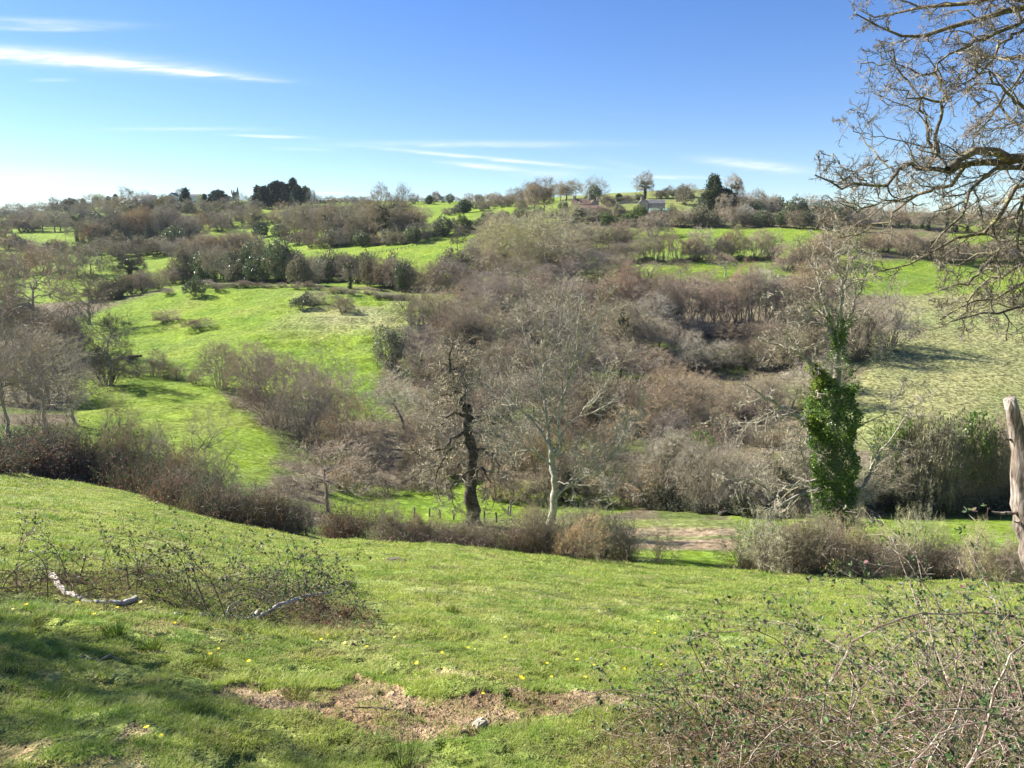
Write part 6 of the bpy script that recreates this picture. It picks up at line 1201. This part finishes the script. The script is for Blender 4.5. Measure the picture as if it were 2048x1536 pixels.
def flowers():
    M['petal'] = leaf_mat('yellow petals', (.75,.55,.01), (.85,.68,.02), rough=.35, trans=.25, var=0); g = Geo(); n = 8
    for i in range(n):
        a = i * 2 * pi / n; d = np.array([cos(a), sin(a), 0]); s = np.array([-sin(a), cos(a), 0]); c = np.array([0, 0, .035]); g.add(np.stack([c, c + d * .008 + s * .004 + [0, 0, .002], c + d * .016 + [0, 0, .003], c + d * .008 - s * .004 + [0, 0, .002]]), np.array([[0, 1, 2, 3]]))
    pm = g.mesh('petals', M['petal']); gs = Geo(); tubes(np.array([[[0, 0, -.01], [0, 0, .035]]]), np.full((1, 2), .0012), 4, gs); sm = gs.mesh('stem', M['rush']); rnd = random.Random(4)
    spots = [(30,1232),(55,1222),(110,1205),(150,1212),(185,1215),(240,1222),(285,1222),(75,1252),(190,1245),(440,1300),(447,1308),(425,1318),(480,1290),(352,1262),(300,1482),(328,1480),(505,1334),(960,1395),(1042,1370),(1050,1378),(1105,1372),(1100,1342),(1160,1327),(1168,1368),(1190,1350),(1305,1260),(1320,1250),(1315,1266),(640,1290),(700,1300),(795,1282),(770,1350),(830,1340),(1250,1350),(1330,1345),(1140,1165),(1010,1290),(935,1305),(880,1320),(1400,1215),(1540,1395),(1560,1290),(20,1290),(740,1310),(660,1280),(1230,1290)]
    for u, v in spots:
        x, y = gpt(u + rnd.uniform(-6, 6), v + rnd.uniform(-4, 4)); e = empty('yellow_flower', (x, y, float(Hn(x, y)) + .012), 'small yellow flower dotted in the short turf of the near slope', 'flower', 'small yellow flowers in the near turf', rnd.uniform(0, 6)); e.scale = [rnd.uniform(.9, 1.4)] * 3; e.rotation_euler[0] = rnd.uniform(-.2, .6)
        ob('petals', pm, e); ob('stem', sm, e)
flowers()
def clods():
    rng = np.random.default_rng(9); n = 16000; y = rng.uniform(3.2, 8.5, n); x = rng.uniform(-.75, .75, n) * y; k = soil_amount(x, y) > .4; x, y = x[k], y[k]; n = len(x); r = .0035 + .011 * rng.random(n) ** 6
    dirs = np.array([[1,0,0],[0,1,0],[-1,0,0],[0,-1,0],[0,0,1],[0,0,-1]], float); V = np.stack([x, y, Hn(x, y) + r * .25], 1)[:, None] + dirs[None] * r[:, None, None] * rng.uniform(.6, 1.5, (n, 6, 1)); b = (np.arange(n) * 6)[:, None]
    Fc = np.concatenate([b + np.array([[i, (i + 1) % 4, 4]]) for i in range(4)] + [b + np.array([[(i + 1) % 4, i, 5]]) for i in range(4)]); M['soil'] = leaf_mat('crumbled soil', (.13,.08,.05), (.34,.235,.145), (.42,.34,.24), rough=.95, trans=0, spec=.05, var=0)
    tag(ob('soil_crumbs', mk_mesh('soil_crumbs', V.reshape(-1, 3), [Fc], M['soil'])), 'loose crumbs of dry earth over the bare trodden patch', 'soil', kind='stuff')
clods()
# tree just outside the left edge that shades the lower left turf
plant('mid_tall0', -10.3, 7.0, 7.8, 4.4, 'bare_tree', 'tree beyond the left edge whose shade dapples the lower left turf', 'tree')
def haze():
    m, nt, N, L = new_mat('haze'); out = N.new('ShaderNodeOutputMaterial'); v = N.new('ShaderNodeVolumePrincipled'); v.inputs['Color'].default_value = (.80, .88, 1, 1); v.inputs['Density'].default_value = HAZE; v.inputs['Anisotropy'].default_value = 0; L.new(v.outputs[0], out.inputs['Volume'])
    g = Geo(); box(g, -21700, 21700, -400, 3700, -600, 110); tag(ob('haze', g.mesh('haze', m)), kind='stuff')
HAZE = .00005
haze()
print('objects', len(bpy.data.objects))
